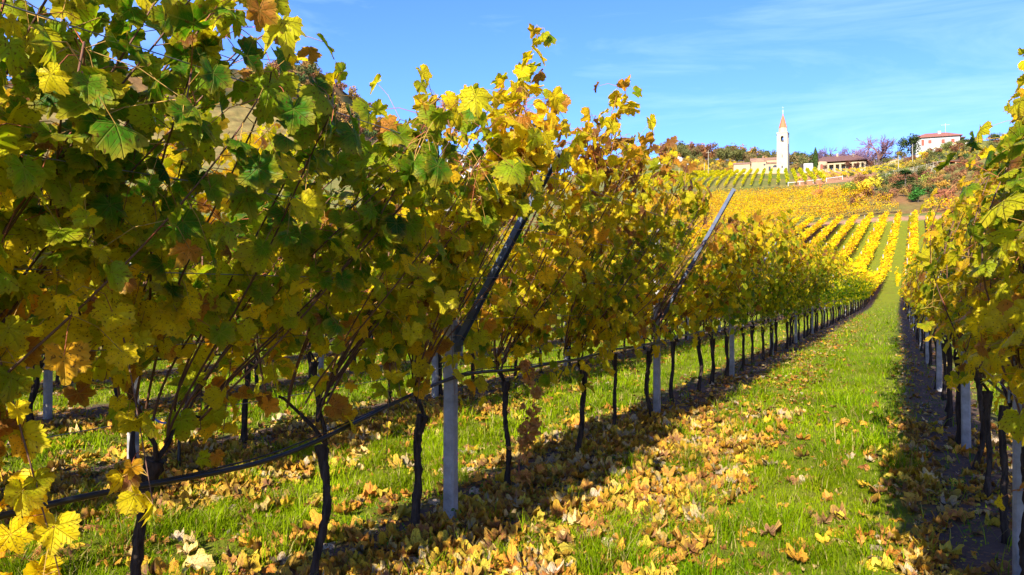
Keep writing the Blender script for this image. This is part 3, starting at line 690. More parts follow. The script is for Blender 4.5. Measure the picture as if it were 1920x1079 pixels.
DC = np.array([(.75, .46, .03), (.70, .30, .03), (.56, .19, .03), (.34, .12, .04), (.72, .50, .20), (.50, .38, .26), (.20, .09, .05), (.60, .46, .05), (.60, .26, .05), (.42, .16, .05), (.30, .13, .06), (.68, .38, .05)])
def litter(n_, r0, r1, s0, s1, T, p, g):
    x, y = sample(n_, r0, r1, p=p)
    k = np.round((X0 - (x - bend(y))) / SP); lx = (x - bend(y)) - (X0 - SP * k)       # offset from the nearest row
    band = np.exp(-(lx / .30) ** 2) * .9 + np.exp(-((lx - .70) / .62) ** 2) * 1.0 + .22
    band = np.where(lx < -.15, np.exp(-((lx + .38) / .16) ** 2) * .8 + .10, band)
    band = np.where(k == 0, np.where(lx < -.25, np.exp(-((lx + .38) / .13) ** 2) * .9 + .06, .20), band)
    band *= .25 + 1.1 * smooth(.3, .7, vnoise(x * 2.2, y * 2.2, 41)); band *= 1 - .55 * smooth(14, 40, y) 
    w = rg.random(n_) < band; x, y = x[w], y[w]; n_ = len(x)
    lift = np.where(rowdist(x, y) > .55, rg.uniform(.004, .045, n_), rg.uniform(.004, .03, n_))
    P = np.c_[x, y, lift + np.where(np.hypot(x, y) > 60, Hh(x, y), 0)]; N = np.array([0, 0, 1.0]) + rg.normal(0, .24, (n_, 3)); N[:, 2] = np.abs(N[:, 2]); X = rg.normal(0, 1, (n_, 3)); X[:, 2] *= .2
    cc = DC[rg.integers(0, len(DC), n_)] * rg.uniform(.4, 1.0, (n_, 1)); S = rg.uniform(s0, s1, n_)
    wh = rg.integers(0, len(T), n_)
    for q, tm in enumerate(T):
        w = wh == q; g.scatter(tm, P[w], X[w], N[w], S[w], cc[w])
g = Geo()
litter(32000, 1.6, 9, .018, .082, T_dry, 1.1, g); litter(50000, 1.6, 9, .006, .022, T_drym, 1.1, g); litter(50000, 9, 50, .025, .065, T_drym, 1.3, g)
tag(g.build('leaf_litter', M_litter, None, True), 'fallen yellow, orange and brown leaves strewn under and beside the vine rows', 'leaf litter', None, 'stuff')
# low weeds on the soil strips
g = Geo(); n_ = 1400; x, y = sample(n_, 1.8, 16, p=1.2); k = np.round((X0 - x) / SP); lx = x - (X0 - SP * k); w = (np.abs(lx) < .5) & (vnoise(x * 1.7, y * 1.7, 51) > .52); x, y = x[w], y[w]
for a_, b_ in zip(x, y):
    q = rg.integers(10, 26); hgt = rg.uniform(.03, .14); P = np.c_[a_ + rg.normal(0, .035, q), b_ + rg.normal(0, .035, q), rg.uniform(.01, hgt, q)]
    yel = rg.random() < .45; base = np.array([.30, .30, .03]) if yel else np.array([.07, .16, .02])
    g.scatter(T_low[0], P, rg.normal(0, 1, (q, 3)), np.array([0, 0, 1.]) + rg.normal(0, .5, (q, 3)), rg.uniform(.006, .016, q), base * rg.uniform(.6, 1.3, (q, 1)))
tag(g.build('weeds', M_grass, None, True), 'low green and yellowing weeds on the bare soil under the vines', 'weeds', None, 'stuff')

# single big fallen leaves
fl = [(870, 1060, .085, 4, 'large pale cream fallen leaf lying at the foot of the picture below the tall post'), (365, 1070, .08, 4, 'pale fallen leaf at the bottom edge, beside the thin trunk'),
 (1000, 1060, .07, 0, 'pair-lobed yellow fallen leaf at the bottom edge, right of the pale cream one'), (600, 935, .075, 7, 'pale green fallen leaf in the lit grass between the thin trunk and the stout one'),
 (620, 1000, .055, 2, 'red brown fallen leaf in the shaded grass left of the stout trunk'), (1185, 940, .075, 1, 'curled orange fallen leaf in the grass in front of the aisle'),
 (1275, 990, .07, 2, 'rusty orange fallen leaf on dark grass at the bottom of the aisle'), (1410, 1000, .065, 4, 'pale tan fallen leaf, rightmost of the big ones on the aisle grass'),
 (1150, 1020, .075, 5, 'greyish fallen leaf near the bottom middle of the aisle edge'), (1240, 925, .06, 5, 'silvery upturned fallen leaf beside the curled orange one'),
 (1790, 975, .06, 3, 'brown fallen leaf on the bare soil under the right row'), (1640, 1060, .09, 0, 'long golden fallen leaf at the bottom edge of the aisle'),
 (875, 885, .06, 5, 'grey white fallen leaf just right of the tall concrete post')]
M_one = M_litter; T_one = [leaf_template(s, 46, 2, d, c_, .12) for s, d, c_ in ((31, .25, .6), (32, -.3, .5), (33, .3, -.7))]
for k, (u, v, s, ci, lab) in enumerate(fl):
    d = CAMZ * FPX / (v - VH); x, y = at(u, d); g = Geo()
    g.scatter(T_one[k % 3], np.array([[0, 0, .0]]), np.array([[math.cos(k * 2.1), math.sin(k * 2.1), .1]]), np.array([[.1 * math.sin(k), -.12, 1.0]]), np.array([s * 1.25]), DC[ci][None] * 1.0)
    o = g.build('fallen_leaf', M_one, None, True); o.location = (x, y, .035); tag(o, lab, 'fallen leaf', 'big fallen leaves')

# dead shoot with dry orange leaves hanging to the ground
r = empty('dead_vine_shoot', (rowx(1) + .12, 4.72, 0), label='dead vine shoot with shrivelled orange leaves hanging to the ground behind the tall post', cat='dead shoot')
g = Geo(); t = np.linspace(0, 1, 16); P = np.c_[.05 * np.sin(t * 5), .04 * np.sin(t * 7), .86 - .82 * t]; g.tube(P, .004, 5, (.25, .08, .04)); g.build('stem', M_cane, r)
g = Geo(); q = rg.random(46) ** .8; Pq = np.stack([np.interp(q, t, P[:, k]) for k in range(3)], 1) + rg.normal(0, .035, (46, 3)); Pq[:, 0] += .12 * np.clip(q - .7, 0, 1)
for k in range(4):
    w = np.arange(46) % 4 == k; g.scatter(T_dry[k], Pq[w], np.array([0, 0, -1.]) + rg.normal(0, .4, (w.sum(), 3)), rg.normal(0, 1, (w.sum(), 3)) + np.array([.6, -.6, 0]), rg.uniform(.03, .06, w.sum()), np.array([(.62, .25, .07)]) * rg.uniform(.6, 1.3, (w.sum(), 1)))
g.build('leaves', M_litter, r, True)

# ------------------------------------------------------------------ trees
def crown_geo(rg, n_, rx_, rz_, zc, card, lobes=9, gap=.35):
    g = Geo(); cen = []
    for k in range(lobes):
        a = rg.uniform(0, 6.28); e = rg.uniform(-.8, 1); rr_ = rg.uniform(.35, .72); cen.append((math.cos(a) * rx_ * rr_ * math.cos(e), math.sin(a) * rx_ * rr_ * math.cos(e), zc + rz_ * rr_ * math.sin(e)))
    cen = np.array(cen); w = rg.integers(0, lobes, n_); d = unit(rg.normal(0, 1, (n_, 3))); ra = rg.random(n_) ** .45
    sz = rg.uniform(.34, .58, lobes)[w]
    P = cen[w] + d * (ra * sz)[:, None] * np.array([rx_, rx_, rz_]) + rg.normal(0, .02, (n_, 3))
    br = rg.uniform(.75, 1.25, lobes)[w][:, None] * rg.uniform(.75, 1.25, (n_, 1))
    N = d + rg.normal(0, .5, (n_, 3)); g.scatter(T_low[0], P, rg.normal(0, 1, (n_, 3)), N, rg.uniform(.7, 1.3, n_) * card, np.array([[1, 1, 1.]]) * br); return g, cen
def trunk_geo(rg, h, r_, cen, up=.4):
    g = Geo(); t = np.linspace(0, 1, 6); P = np.c_[.15 * np.sin(t * 3), .1 * np.sin(t * 4), t * h - .3]; g.tube(P, np.linspace(r_ * 1.3, r_ * .6, 6), 7)
    for c_ in cen[:6]:
        b0 = P[3 + (int(c_[0] * 7) % 3)]; mid = (b0 + c_) / 2 + np.array([0, 0, -.3]); g.tube([b0, mid, c_], [r_ * .5, r_ * .3, r_ * .12], 5)
    return g
def make_tree_meshes(seed, h, rx_, n_=420, card=.38, base=.28):
    rg = np.random.default_rng(seed); zc = h * (.5 + base / 2); c_, cen = crown_geo(rg, n_, rx_, h * (1 - base) / 2 * 1.15, zc, card)
    return trunk_geo(rg, zc, h * .022, cen).mesh('trunk', M_wood), c_.mesh('crown', M_crown, False)
TREES = [make_tree_meshes(s, 10, 3.6 + .4 * (s % 3)) for s in range(5)]
RIDGE = [make_tree_meshes(40 + s, 10, 4.4 + .5 * s, 700, .55, .02) for s in range(4)]
BUSHES = [make_tree_meshes(20 + s, 3.2, 2.0, 420, .22, .02) for s in range(3)]
def tree(x, y, s, color, label, group=None, cat='tree', src=None, name='tree', sz=None, rz=None):
    t_, c_ = src or rnd.choice(TREES); r = empty(name, (x, y, H(x, y) - .1), rnd.random() * 6 if rz is None else rz, label=label, cat=cat, group=group)
    r.scale = (s, s, sz or s); a = link('trunk', t_, r); b_ = link('crown', c_, r); b_.color = (*color, 1); return r
GRN, OLV, ORG, RUS, YEL, PUR = (.055, .085, .025), (.13, .13, .04), (.42, .22, .04), (.20, .09, .045), (.60, .42, .03), (.13, .09, .09)
# wooded ridge behind the church
for k in range(150):
    u = 1240 + 440 * (k + rnd.random()) / 150; d = rnd.uniform(560, 650) if u < 1500 else rnd.uniform(500, 560); x, y = at(u, d)
    tops = 292 if u > 1400 else (272 if u < 1345 else 284)
    cl = rnd.choice([OLV, OLV, RUS, (.20, .14, .06), GRN, ORG] if u < 1420 else [OLV, OLV, GRN, (.20, .15, .06), (.22, .16, .08)])
    if k % 8 == 3 and u < 1420: cl = RUS
    tree(x, y, rnd.uniform(.75, 1.5) if u < 1420 else rnd.uniform(.75, 1.15), cl, 'autumn tree of the wooded ridge behind the church tower', 'trees of the wooded ridge', src=rnd.choice(RIDGE))
for k in range(70):
    u = 1245 + 190 * rnd.random(); d = rnd.uniform(400, 545); x, y = at(u, d)
    tree(x, y, rnd.uniform(.45, .75), rnd.choice([ORG, YEL, OLV, ORG, (.30, .20, .05)]), 'small orange or olive tree on the slope left of the church', 'small trees on the slope left of the church', src=rnd.choice(RIDGE))
u_ = at(1366, 430); tree(*u_, .35, (.30, .02, .03), 'small crimson red tree on the slope left of the church', src=TREES[1])
u_ = at(1352, 425); tree(*u_, .3, (.60, .40, .03), 'small round golden tree beside the crimson one left of the church', src=TREES[2])
for k, (u, d, s) in enumerate([(1412, 445, .5), (1440, 455, .6), (1490, 440, .6), (1505, 470, .8), (1493, 396, .0)]):
    if s: x, y = at(u, d); tree(x, y, s * 1.2, OLV, 'olive tree standing close behind the church roofs', 'olive trees close behind the church')
x, y = at(1503, 520); tree(x, y, 1.25, GRN, 'tall round dark green tree behind and right of the church tower', src=TREES[0])
gw = Geo(); rgw = np.random.default_rng(77)
for k in range(260):                          # the far wood on the mountain reads as one mass
    a_ = R(rgw.uniform(-46, -34)); q = 1140 - 300 * rgw.random() ** 1.3; x, y = q * math.sin(a_), q * math.cos(a_); z = H(x, y); sc_ = rgw.uniform(.9, 2.1)
    c_, _c = crown_geo(rgw, 130, 4.6 * sc_, 5.0 * sc_, 4.5 * sc_, .85 * sc_); tc_ = np.array([OLV, (.30, .17, .05), RUS, GRN, (.36, .22, .05)][rgw.integers(0, 5)])
    gw.add(c_.V[0] + np.array([x, y, z]), c_.F[0], c_.Cc[0] * tc_)
tag(gw.build('mountain_woods', M_crown), 'autumn woods covering the far mountain behind the left vines', 'woods', None, 'stuff')
# brown clipped round shrub right of the tower
x, y = at(1491, 378); tree(x, y, 1.5, (.24, .15, .05), 'rounded brown shrub between the church tower and the white villa wing', src=BUSHES[0], cat='shrub', name='round_shrub', sz=1.9)
# cypress
rgc = np.random.default_rng(3); n_ = 1800; t = rgc.random(n_); a = rgc.random(n_) * 6.28; prof = np.sin(np.clip(t * .93 + .07, 0, 1) ** .75 * np.pi) ** .75 * 1.35; rr_ = prof * rgc.random(n_) ** .25
g = Geo(); g.scatter(T_low[0], np.c_[rr_ * np.cos(a), rr_ * np.sin(a), .5 + t * 9.6], np.array([0, 0, 1.]) + rgc.normal(0, .3, (n_, 3)), np.c_[np.cos(a), np.sin(a), 0 * a + .2] + rgc.normal(0, .35, (n_, 3)), rgc.uniform(.2, .35, n_), np.array([[1, 1, 1.]]) * rgc.uniform(.6, 1.3, (n_, 1)))
x, y = at(1529.5, 346); r = empty('cypress_tree', (x, y, H(x, y) - .1), label='slim dark green cypress in front of the white villa wing', cat='tree'); r.location.z += 1.5
g.build('crown', M_crown, r).color = (.05, .085, .02, 1); g = Geo(); g.tube([(0, 0, -.3), (0, 0, 2), (0, 0, 8)], [.25, .2, .05], 6); g.build('trunk', M_wood, r)

# leafless violet-brown trees
def bare_tree(seed, h):
    rg = np.random.default_rng(seed); tg, bgk = Geo(), Geo()
    def grow(p, d, L, r_, lev):
        q = p + d * L; mid = (p + q) / 2 + rg.normal(0, .05 * L, 3); (tg if lev == 0 else bgk).tube([p, mid, q], [r_, r_ * .85, r_ * .74], 5 if lev < 2 else 3, (.45, .33, .28) if lev < 3 else (.42, .30, .42), cap=False)
        if lev >= 5: return
        for _ in range(3 if lev else 5):
            nd = unit(d + rg.normal(0, .48, 3) + np.array([0, 0, .10])); grow(q if rg.random() < .7 else mid, nd, L * rg.uniform(.66, .9), r_ * .66, lev + 1)
    grow(np.array([0, 0, -.2]), np.array([0, 0, 1.]), h * .24, h * .03, 0)
    return tg.mesh('trunk', M_wood), bgk.mesh('branches', M_twig)
BARE = [bare_tree(s, 10) for s in (1, 2, 3)]
for k, (u, d, s, c_, lab) in enumerate([(1553, 372, 1.15, (.40, .34, .40), 'leafless violet tree behind the left end of the villa roof'), (1580, 378, .95, (.40, .34, .40), 'leafless violet tree behind the middle of the villa roof'),
     (1597, 372, 1.0, (.36, .30, .34), 'leafless violet tree behind the right half of the villa roof'), (1613, 380, 1.1, (.42, .36, .42), 'leafless violet tree just right of the villa roof'),
     (1627, 362, 1.15, (.36, .30, .34), 'leafless violet tree between the villa and the cream wall'), (1648, 335, 1.25, (.36, .26, .24), 'large leafless reddish tree in front of the cream wall'),
     (1640, 372, 1.0, (.38, .33, .38), 'leafless violet tree behind the cream wall')]):
    x, y = at(u, d); t_, b_ = BARE[k % 3]; r = empty('bare_tree', (x, y, H(x, y) - .2), k * 1.7, label=lab, cat='tree', group='leafless trees by the villa'); r.scale = (s * 1.7,) * 2 + (s * 1.6,)
    link('trunk', t_, r); q = link('branches', b_, r); q.color = (*c_, 1)
for k, (u, d, s) in enumerate([(1562, 368, .8), (1603, 372, .65), (1590, 350, .62), (1606, 347, .5), (1546, 349, .42), (1622, 352, .6), (1574, 376, .75), (1633, 356, .55)]):
    x, y = at(u, d); tree(x, y, s, (.15, .065, .04), 'dense dark reddish brown tree among the leafless trees by the villa', 'reddish brown trees by the villa')
for k, (u, d, s) in enumerate([(1660, 360, .5), (1672, 355, .55), (1684, 350, .6), (1692, 340, .55), (1665, 345, .4)]):
    x, y = at(u, d); tree(x, y, s * 1.1, OLV, 'low olive tree between the cream wall and the big dark tree', 'low olive trees by the cream wall')
# trees by the white house
x, y = at(1709, 292); tree(x, y, 1.12, (.045, .065, .022), 'big dark green broad tree left of the white house', src=make_tree_meshes(61, 9.5, 4.2, 1300, .34, .25)); 
x, y = at(1775, 268); tree(x, y, .68, (.17, .18, .05), 'light olive tree standing in front of the white house', src=make_tree_meshes(62, 9, 4.0, 1000, .34, .2))
for k, (u, d, s, c_) in enumerate([(1728, 270, .5, YEL), (1738, 266, .45, ORG), (1752, 262, .5, OLV), (1762, 258, .45, GRN), (1790, 262, .5, RUS), (1800, 262, .55, RUS), (1812, 258, .5, OLV), (1742, 250, .42, OLV), (1725, 256, .38, (.3, .22, .05)), (1690, 300, .5, YEL), (1700, 274, .35, RUS)]):
    x, y = at(u, d); tree(x, y, s, c_, 'small autumn tree on the slope below the white house', 'small trees below the white house')
# bushes on the bank above the yellow rows
bl = [(1625, 196, 1.5, YEL, 'bright yellow bush on the bank above the left end of the yellow rows'), (1608, 200, 1.1, (.13, .20, .02), 'lime green bush beside the bright yellow one on the bank'),
 (1640, 206, 1.4, (.42, .36, .03), 'broad yellowish bush on the bank above the path'), (1655, 214, 1.1, OLV, 'olive bush behind the yellow bushes of the bank'),
 (1660, 186, .9, RUS, 'low rust brown bush just above the path'), (1676, 188, .9, (.22, .10, .05), 'low red brown bush above the path, left of the conifer'),
 (1722, 180, 1.2, (.045, .15, .025), 'vivid green bush at the foot of the conifer'), (1712, 183, .7, (.06, .15, .02), 'small vivid green bush between path and conifer'),
 (1735, 202, 1.2, (.20, .24, .03), 'yellow green bush right of the conifer'), (1748, 196, 1.1, RUS, 'brown bush right of the yellow green one'),
 (1765, 190, 1.2, (.45, .25, .04), 'orange bush nearest the leaves of the right row'), (1690, 214, 1.0, RUS, 'rusty bush behind the conifer'),
 (1590, 205, 1.2, (.20, .25, .03), 'yellow green bush at the right end of the terrace vines'), (1672, 226, 1.0, (.16, .20, .04), 'green bush under the pale trellis'),
 (1700, 232, 1.1, (.14, .17, .04), 'dull green bush under the middle of the pale trellis'), (1730, 226, 1.1, OLV, 'olive bush under the right end of the pale trellis')]
for k, (u, d, s, c_, lab) in enumerate(bl):
    x, y = at(u, d); tree(x, y, s, c_, lab, 'bushes on the bank', cat='bush', src=BUSHES[k % 3], name='bush', sz=s * 1.05)
for k in range(170):
    u = rnd.uniform(1600, 1840); d = rnd.uniform(184, 240); x, y = at(u, d)
    if y < 190: continue
    tree(x, y, rnd.uniform(.4, .95), rnd.choice([RUS, OLV, (.3, .2, .05), GRN, RUS, (.32, .16, .06)]), 'small low scrub bush on the rusty bank', 'small scrub on the bank', cat='bush', src=BUSHES[k % 3], name='bush')
for k in range(34):
    u = rnd.uniform(1500, 1690); d = rnd.uniform(268, 300); x, y = at(u, d)
    tree(x, y, rnd.uniform(.4, .8), rnd.choice([YEL, (.4, .3, .05), (.35, .22, .06), OLV]), 'small golden scrub bush under the brown vineyard', 'golden scrub under the brown vineyard', cat='bush', src=BUSHES[k % 3], name='bush')
for k in range(80):
    u = rnd.uniform(1690, 1930); d = rnd.uniform(246, 296); x, y = at(u, d)
    if abs(u - 1774) < 26 and d < 255: continue
    tree(x, y, rnd.uniform(.5, 1.1), rnd.choice([OLV, OLV, (.3, .24, .05), GRN, RUS, (.4, .26, .05)]), 'low scrub bush on the upper slope around and below the white house', 'scrub on the upper right slope', cat='bush', src=BUSHES[k % 3], name='bush')
# spreading conifer
rgc = np.random.default_rng(9); r_ = empty('conifer_tree', (0, 0, 0), label='dark green spreading conifer with layered boughs on the bank above the path', cat='tree')
g = Geo()
for k in range(34):
    zt = .4 + 5.4 * rgc.random(); L = (3.9 - .5 * zt) * rgc.uniform(.6, 1.1); a = rgc.random() * 6.28; q = rgc.random(70) ** .6
    P = np.c_[np.cos(a) * L * q, np.sin(a) * L * q, zt + .35 * q - .5 * q ** 2] + rgc.normal(0, 1, (70, 3)) * np.array([.3, .3, .09]); g.scatter(T_low[0], P, rgc.normal(0, 1, (70, 3)), np.array([0, 0, 1.]) + rgc.normal(0, .3, (70, 3)), rgc.uniform(.14, .26, 70), np.array([[1, 1, 1.]]) * rgc.uniform(.7, 1.25, (70, 1)))
g.build('crown', M_crown, r_).color = (.035, .085, .025, 1); g = Geo(); g.tube([(0, 0, -.3), (0, 0, 2.5), (0, 0, 5.5)], [.22, .16, .05], 7); g.build('trunk', M_wood, r_)
x, y = at(1698, 196); r_.location = (x, y, H(x, y)); r_.scale = (1.15, 1.15, .95)

# ------------------------------------------------------------------ buildings
def bplace(name, u, d, label, cat='house', turn=0, dz=0):
    x, y = at(u, d); z = min(H(x, y), H(*at(u - 15, d - 2)), H(*at(u + 15, d - 2)))
    return empty(name, (x, y, z - .3 + dz), YAW - math.atan((u - 960) / FPX) + R(turn), label=label, cat=cat)
def B(root, nm, mt_, *boxes):
    g = Geo()
    for q in boxes: g.box(*q)
    return g.build(nm, mt_, root)
def gable(root, x0, x1, y0, y1, z, h, mt_, over=.35, axis='x', name='roof'):
    g = Geo(); x0 -= over; x1 += over; y0 -= over; y1 += over; t = .18
    if axis == 'x': ym = (y0 + y1) / 2; V = [(x0, y0, z), (x1, y0, z), (x1, y1, z), (x0, y1, z), (x0, ym, z + h), (x1, ym, z + h)]; F3 = [(0, 4, 3), (1, 2, 5)]; F4 = [(0, 1, 5, 4), (2, 3, 4, 5), (0, 3, 2, 1)]
    else: xm = (x0 + x1) / 2; V = [(x0, y0, z), (x1, y0, z), (x1, y1, z), (x0, y1, z), (xm, y0, z + h), (xm, y1, z + h)]; F3 = [(0, 1, 4), (2, 3, 5)]; F4 = [(1, 2, 5, 4), (3, 0, 4, 5), (0, 3, 2, 1)]
    g.add(V, F4); g.add(V, F3); g.box(x0 + .02, x1 - .02, y0 + .02, y1 - .02, z - t, z - .002); return g.build(name, mt_, root)
def hip(root, x0, x1, y0, y1, z, h, mt_, over=.5, inset=None):
    g = Geo(); x0 -= over; x1 += over; y0 -= over; y1 += over; ym = (y0 + y1) / 2; i = inset or (y1 - y0) / 2
    V = [(x0, y0, z), (x1, y0, z), (x1, y1, z), (x0, y1, z), (x0 + i, ym, z + h), (x1 - i, ym, z + h)]
    g.add(V, [(0, 1, 5, 4), (2, 3, 4, 5), (0, 3, 2, 1)]); g.add(V, [(0, 4, 3), (1, 2, 5)]); g.box(x0 + .02, x1 - .02, y0 + .02, y1 - .02, z - .2, z - .002); return g.build('roof', mt_, root)
def win(root, x, z, w, h, y=0, shut=None, name='window', frame=M_white, mt_=None):
    f = B(root, name, frame, (x - w / 2 - .08, x + w / 2 + .08, y - .05, y + .05, z - .08, z), (x - w / 2 - .08, x + w / 2 + .08, y - .05, y + .05, z + h, z + h + .08), (x - w / 2 - .08, x - w / 2, y - .05, y + .05, z, z + h), (x + w / 2, x + w / 2 + .08, y - .05, y + .05, z, z + h))
    B(f, 'pane', mt_ or M_dark, (x - w / 2, x + w / 2, y - .02, y + .03, z, z + h))
    if shut:
        for s in (-1, 1): B(f, 'shutter', shut, (x + s * (w / 2 + .08 + w / 4) - w / 4, x + s * (w / 2 + .08 + w / 4) + w / 4, y - .09, y - .052, z, z + h))
def arch(root, nm, x, z, w, h, y, mt_=M_dark, lun=False):
    g = Geo(); a = np.linspace(0, math.pi, 11); zz = z if lun else z + h - w / 2; k = 1 if not lun else 2 * h / w
    pts = [(x + w / 2, z)] * (0 if lun else 1) + [(x + w / 2 * math.cos(t), zz + w / 2 * k * math.sin(t)) for t in a] + [(x - w / 2, z)] * (0 if lun else 1); n_ = len(pts)
    V = [(p, y - .04, q) for p, q in pts] + [(p, y + .05, q) for p, q in pts]; F3 = [(0, i + 1, i) for i in range(1, n_ - 1)]; g.add(V, F3); g.add(V, [(i, (i + 1) % n_, n_ + (i + 1) % n_, n_ + i) for i in range(n_)]); return g.build(nm, mt_, root)

# bell tower
D = 373; r = bplace('bell_tower', 1468.5, D, 'tall white church bell tower with a pointed orange spire', 'bell tower', turn=-9)
g = Geo(); g.box(-2.6, 2.6, -2.6, 2.6, -2, 15.2, taper=.955); g.build('shaft', M_stone, r)
g = Geo(); a = 2.47
for sx_ in (-1, 1):
    for sy_ in (-1, 1): g.box(min(sx_ * a, sx_ * .72), max(sx_ * a, sx_ * .72), min(sy_ * a, sy_ * .72), max(sy_ * a, sy_ * .72), 15.2, 18.9)
for s0 in (-1, 1):       # arch heads over the four openings
    for k in range(5):
        w0 = .72 * math.cos((k + .5) / 5 * math.pi / 2); zz = 18.1 + .8 * math.sin(k / 5 * math.pi / 2)
        z2 = 18.1 + .8 * math.sin((k + 1) / 5 * math.pi / 2)
        for s1 in (-1, 1):
            x0, x1 = sorted((s1 * w0, s1 * .722)); y0, y1 = sorted((s0 * 1.9, s0 * (a - .003))); g.box(x0, x1, y0, y1, zz, z2); g.box(y0, y1, x0, x1, zz, z2)
g.box(-a + .002, a - .002, -a + .002, a - .002, 18.9, 20.3); g.box(-a - .15, a + .15, -a - .15, a + .15, 20.3, 20.75); g.build('belfry', M_stone, r)
g = Geo(); a8 = np.arange(8) * math.pi / 4 + math.pi / 8
def ring(rad, z): return [(rad * math.cos(q), rad * math.sin(q), z) for q in a8]
V = ring(2.25, 20.75) + ring(1.95, 23.2); g.add(V, [(i, (i + 1) % 8, 8 + (i + 1) % 8, 8 + i) for i in range(8)]); g.add(V[8:] + [(0, 0, 23.2)], [(i, (i + 1) % 8, 8) for i in range(8)]); g.build('drum', M_stone, r)
g = Geo(); V = ring(2.05, 23.2) + ring(.12, 30.2); g.add(V, [(i, (i + 1) % 8, 8 + (i + 1) % 8, 8 + i) for i in range(8)]); g.build('spire', simple('spire_tile', (.40, .14, .06), .8, noise=.2, scale=1), r)
g = Geo(); g.tube([(0, 0, 30.1), (0, 0, 31), (0, 0, 31.4), (0, 0, 32.2)], [.16, .18, .26, .08], 8); g.tube([(0, 0, 32.1), (0, 0, 34)], .05, 5); g.tube([(-.45, 0, 33.3), (.45, 0, 33.3)], .05, 5); g.build('finial', M_white, r)
g = Geo(); t = np.linspace(0, 1, 6); g.tube(np.c_[0 * t, 0 * t, 17.6 - 1.2 * t], .2 + .38 * t ** 2, 10); g.tube([(-.9, 0, 17.75), (.9, 0, 17.75)], .09, 5); g.build('bell', M_bronze, r)
B(r, 'balustrade', M_white, (-.715, .715, -2.45, -2.35, 15.22, 15.9), (-.715, .715, 2.35, 2.45, 15.22, 15.9))
B(r, 'slit_window', M_dark, (-.16, .16, -2.58, -2.45, 8.2, 9.8)); B(r, 'slit_window', M_dark, (-.3, .3, -2.62, -2.52, 3.1, 4.3)); B(r, 'wall_lamp', M_dark, (-2.75, -2.4, -2.3, -2.0, 19.2, 19.9))

# church body left of the tower
D = 378; r = bplace('church', 1425, D, 'cream church with low terracotta roofs left of the bell tower', 'church', dz=2.4); p_ = px(D)
B(r, 'nave', M_cream, (-4.4, 10.3, 2, 12, -2, 5.9)); gable(r, -4.4, 10.3, 2, 12, 5.95, 1.9, M_tile, name='nave_roof')
B(r, 'side_aisle', M_cream, (-12.6, -4.6, 1, 9, -2, 4.3)); gable(r, -12.6, -4.6, 1, 9, 4.35, 1.3, M_tile, name='aisle_roof')
B(r, 'transept', M_cream, (-4, 3, -1.2, 1.99, -2, 4.5)); 
g = Geo(); V = [(-4, -1.2, 4.5), (3, -1.2, 4.5), (3, 1.99, 4.5), (-4, 1.99, 4.5), (-.5, -1.2, 6.0), (-.5, 1.99, 6.0)]; g.add(V, [(0, 1, 4), (2, 3, 5)]); g.add(V, [(1, 2, 5, 4), (3, 0, 4, 5)]); g.build('transept_gable', M_cream, r)
gable(r, -4, 3, -1.0, 1.9, 4.7, 1.5, M_tile, axis='y', name='transept_roof')
B(r, 'sacristy', M_cream, (3.05, 10.6, -.5, 1.98, -2, 3.6)); g = Geo(); V = [(3.0, -.9, 3.55), (10.9, -.9, 3.55), (10.9, 1.95, 4.6), (3.0, 1.95, 4.6)]; g.add(V + [(x_, y_, z_ + .15) for x_, y_, z_ in V], [(3, 2, 1, 0), (4, 5, 6, 7), (0, 1, 5, 4), (1, 2, 6, 5), (2, 3, 7, 6), (3, 0, 4, 7)]); g.build('sacristy_roof', M_tile, r)
arch(r, 'lunette_window', -7.4, 1.3, 2.2, .9, 1, lun=True); arch(r, 'lunette_window', 7.2, 1.6, 2.3, 1.2, -.5, lun=True); B(r, 'doorway', M_dark, (4.1, 5.1, -.56, -.4, -.2, 2.2)); g = Geo(); g.tube([(2.2, -1.26, 3.1), (2.2, -1.15, 3.1)], .5, 10); g.build('round_window', M_dark, r)
B(r, 'chimney', M_tile, (1.2, 1.9, 6.5, 7.2, 7.4, 8.6))
# villa
D = 352; r = bplace('villa', 1560, D, 'white and cream villa with a dark arcade and brown roof, right of the tower', 'villa', dz=1.2)
B(r, 'west_wing', M_white, (-12.2, -7.9, .5, 9, -3, 4.6)); B(r, 'slit_window', M_dark, (-10.3, -9.9, .42, .52, 1.2, 2.6))
g = Geo(); a_ = np.linspace(math.pi, 2 * math.pi, 14); V = [(-4.9 + 3.0 * math.cos(q), 1.4 + 1.9 * math.sin(q), -3) for q in a_] + [(-4.9 + 3.0 * math.cos(q), 1.4 + 1.9 * math.sin(q), 4.9) for q in a_]
g.add(V, [(i, i + 1, 15 + i, 14 + i) for i in range(13)]); g.add(V[14:], [(0, i, i + 1) for i in range(1, 13)]); g.build('apse', M_cream, r); arch(r, 'arched_window', -4.4, 1.2, 1.1, 2.5, -.50, M_shut)
B(r, 'main_wall', M_cream, (-7.85, 14.5, 4.0, 10, -3, 4.2))
B(r, 'colonnade', M_cream, *[(q - .45, q + .45, 1.4, 2.1, -1, 3.4) for q in (-1.6, 1.2, 3.6, 6.2, 9.0, 12.0, 14.0)], (-2.1, 14.5, 1.35, 2.15, 3.4, 4.1))
B(r, 'door', M_dark, (-.9, .3, 3.9, 4.02, -.6, 2.6)); B(r, 'door', M_dark, (4.3, 5.5, 3.9, 4.02, -.6, 2.6)); B(r, 'door', M_shut, (7.2, 8.2, 3.9, 4.02, -.6, 2.6)); B(r, 'door', M_dark, (10.2, 11.4, 3.9, 4.02, -.6, 2.6)); B(r, 'window', M_dark, (1.9, 3.0, 3.9, 4.02, .6, 2.4))
hip(r, -7.8, 14.5, 1.0, 10, 4.95, 3.0, M_tile_b, .5, 4.5); B(r, 'chimney', M_cream, (2, 2.8, 5, 5.8, 7, 9))
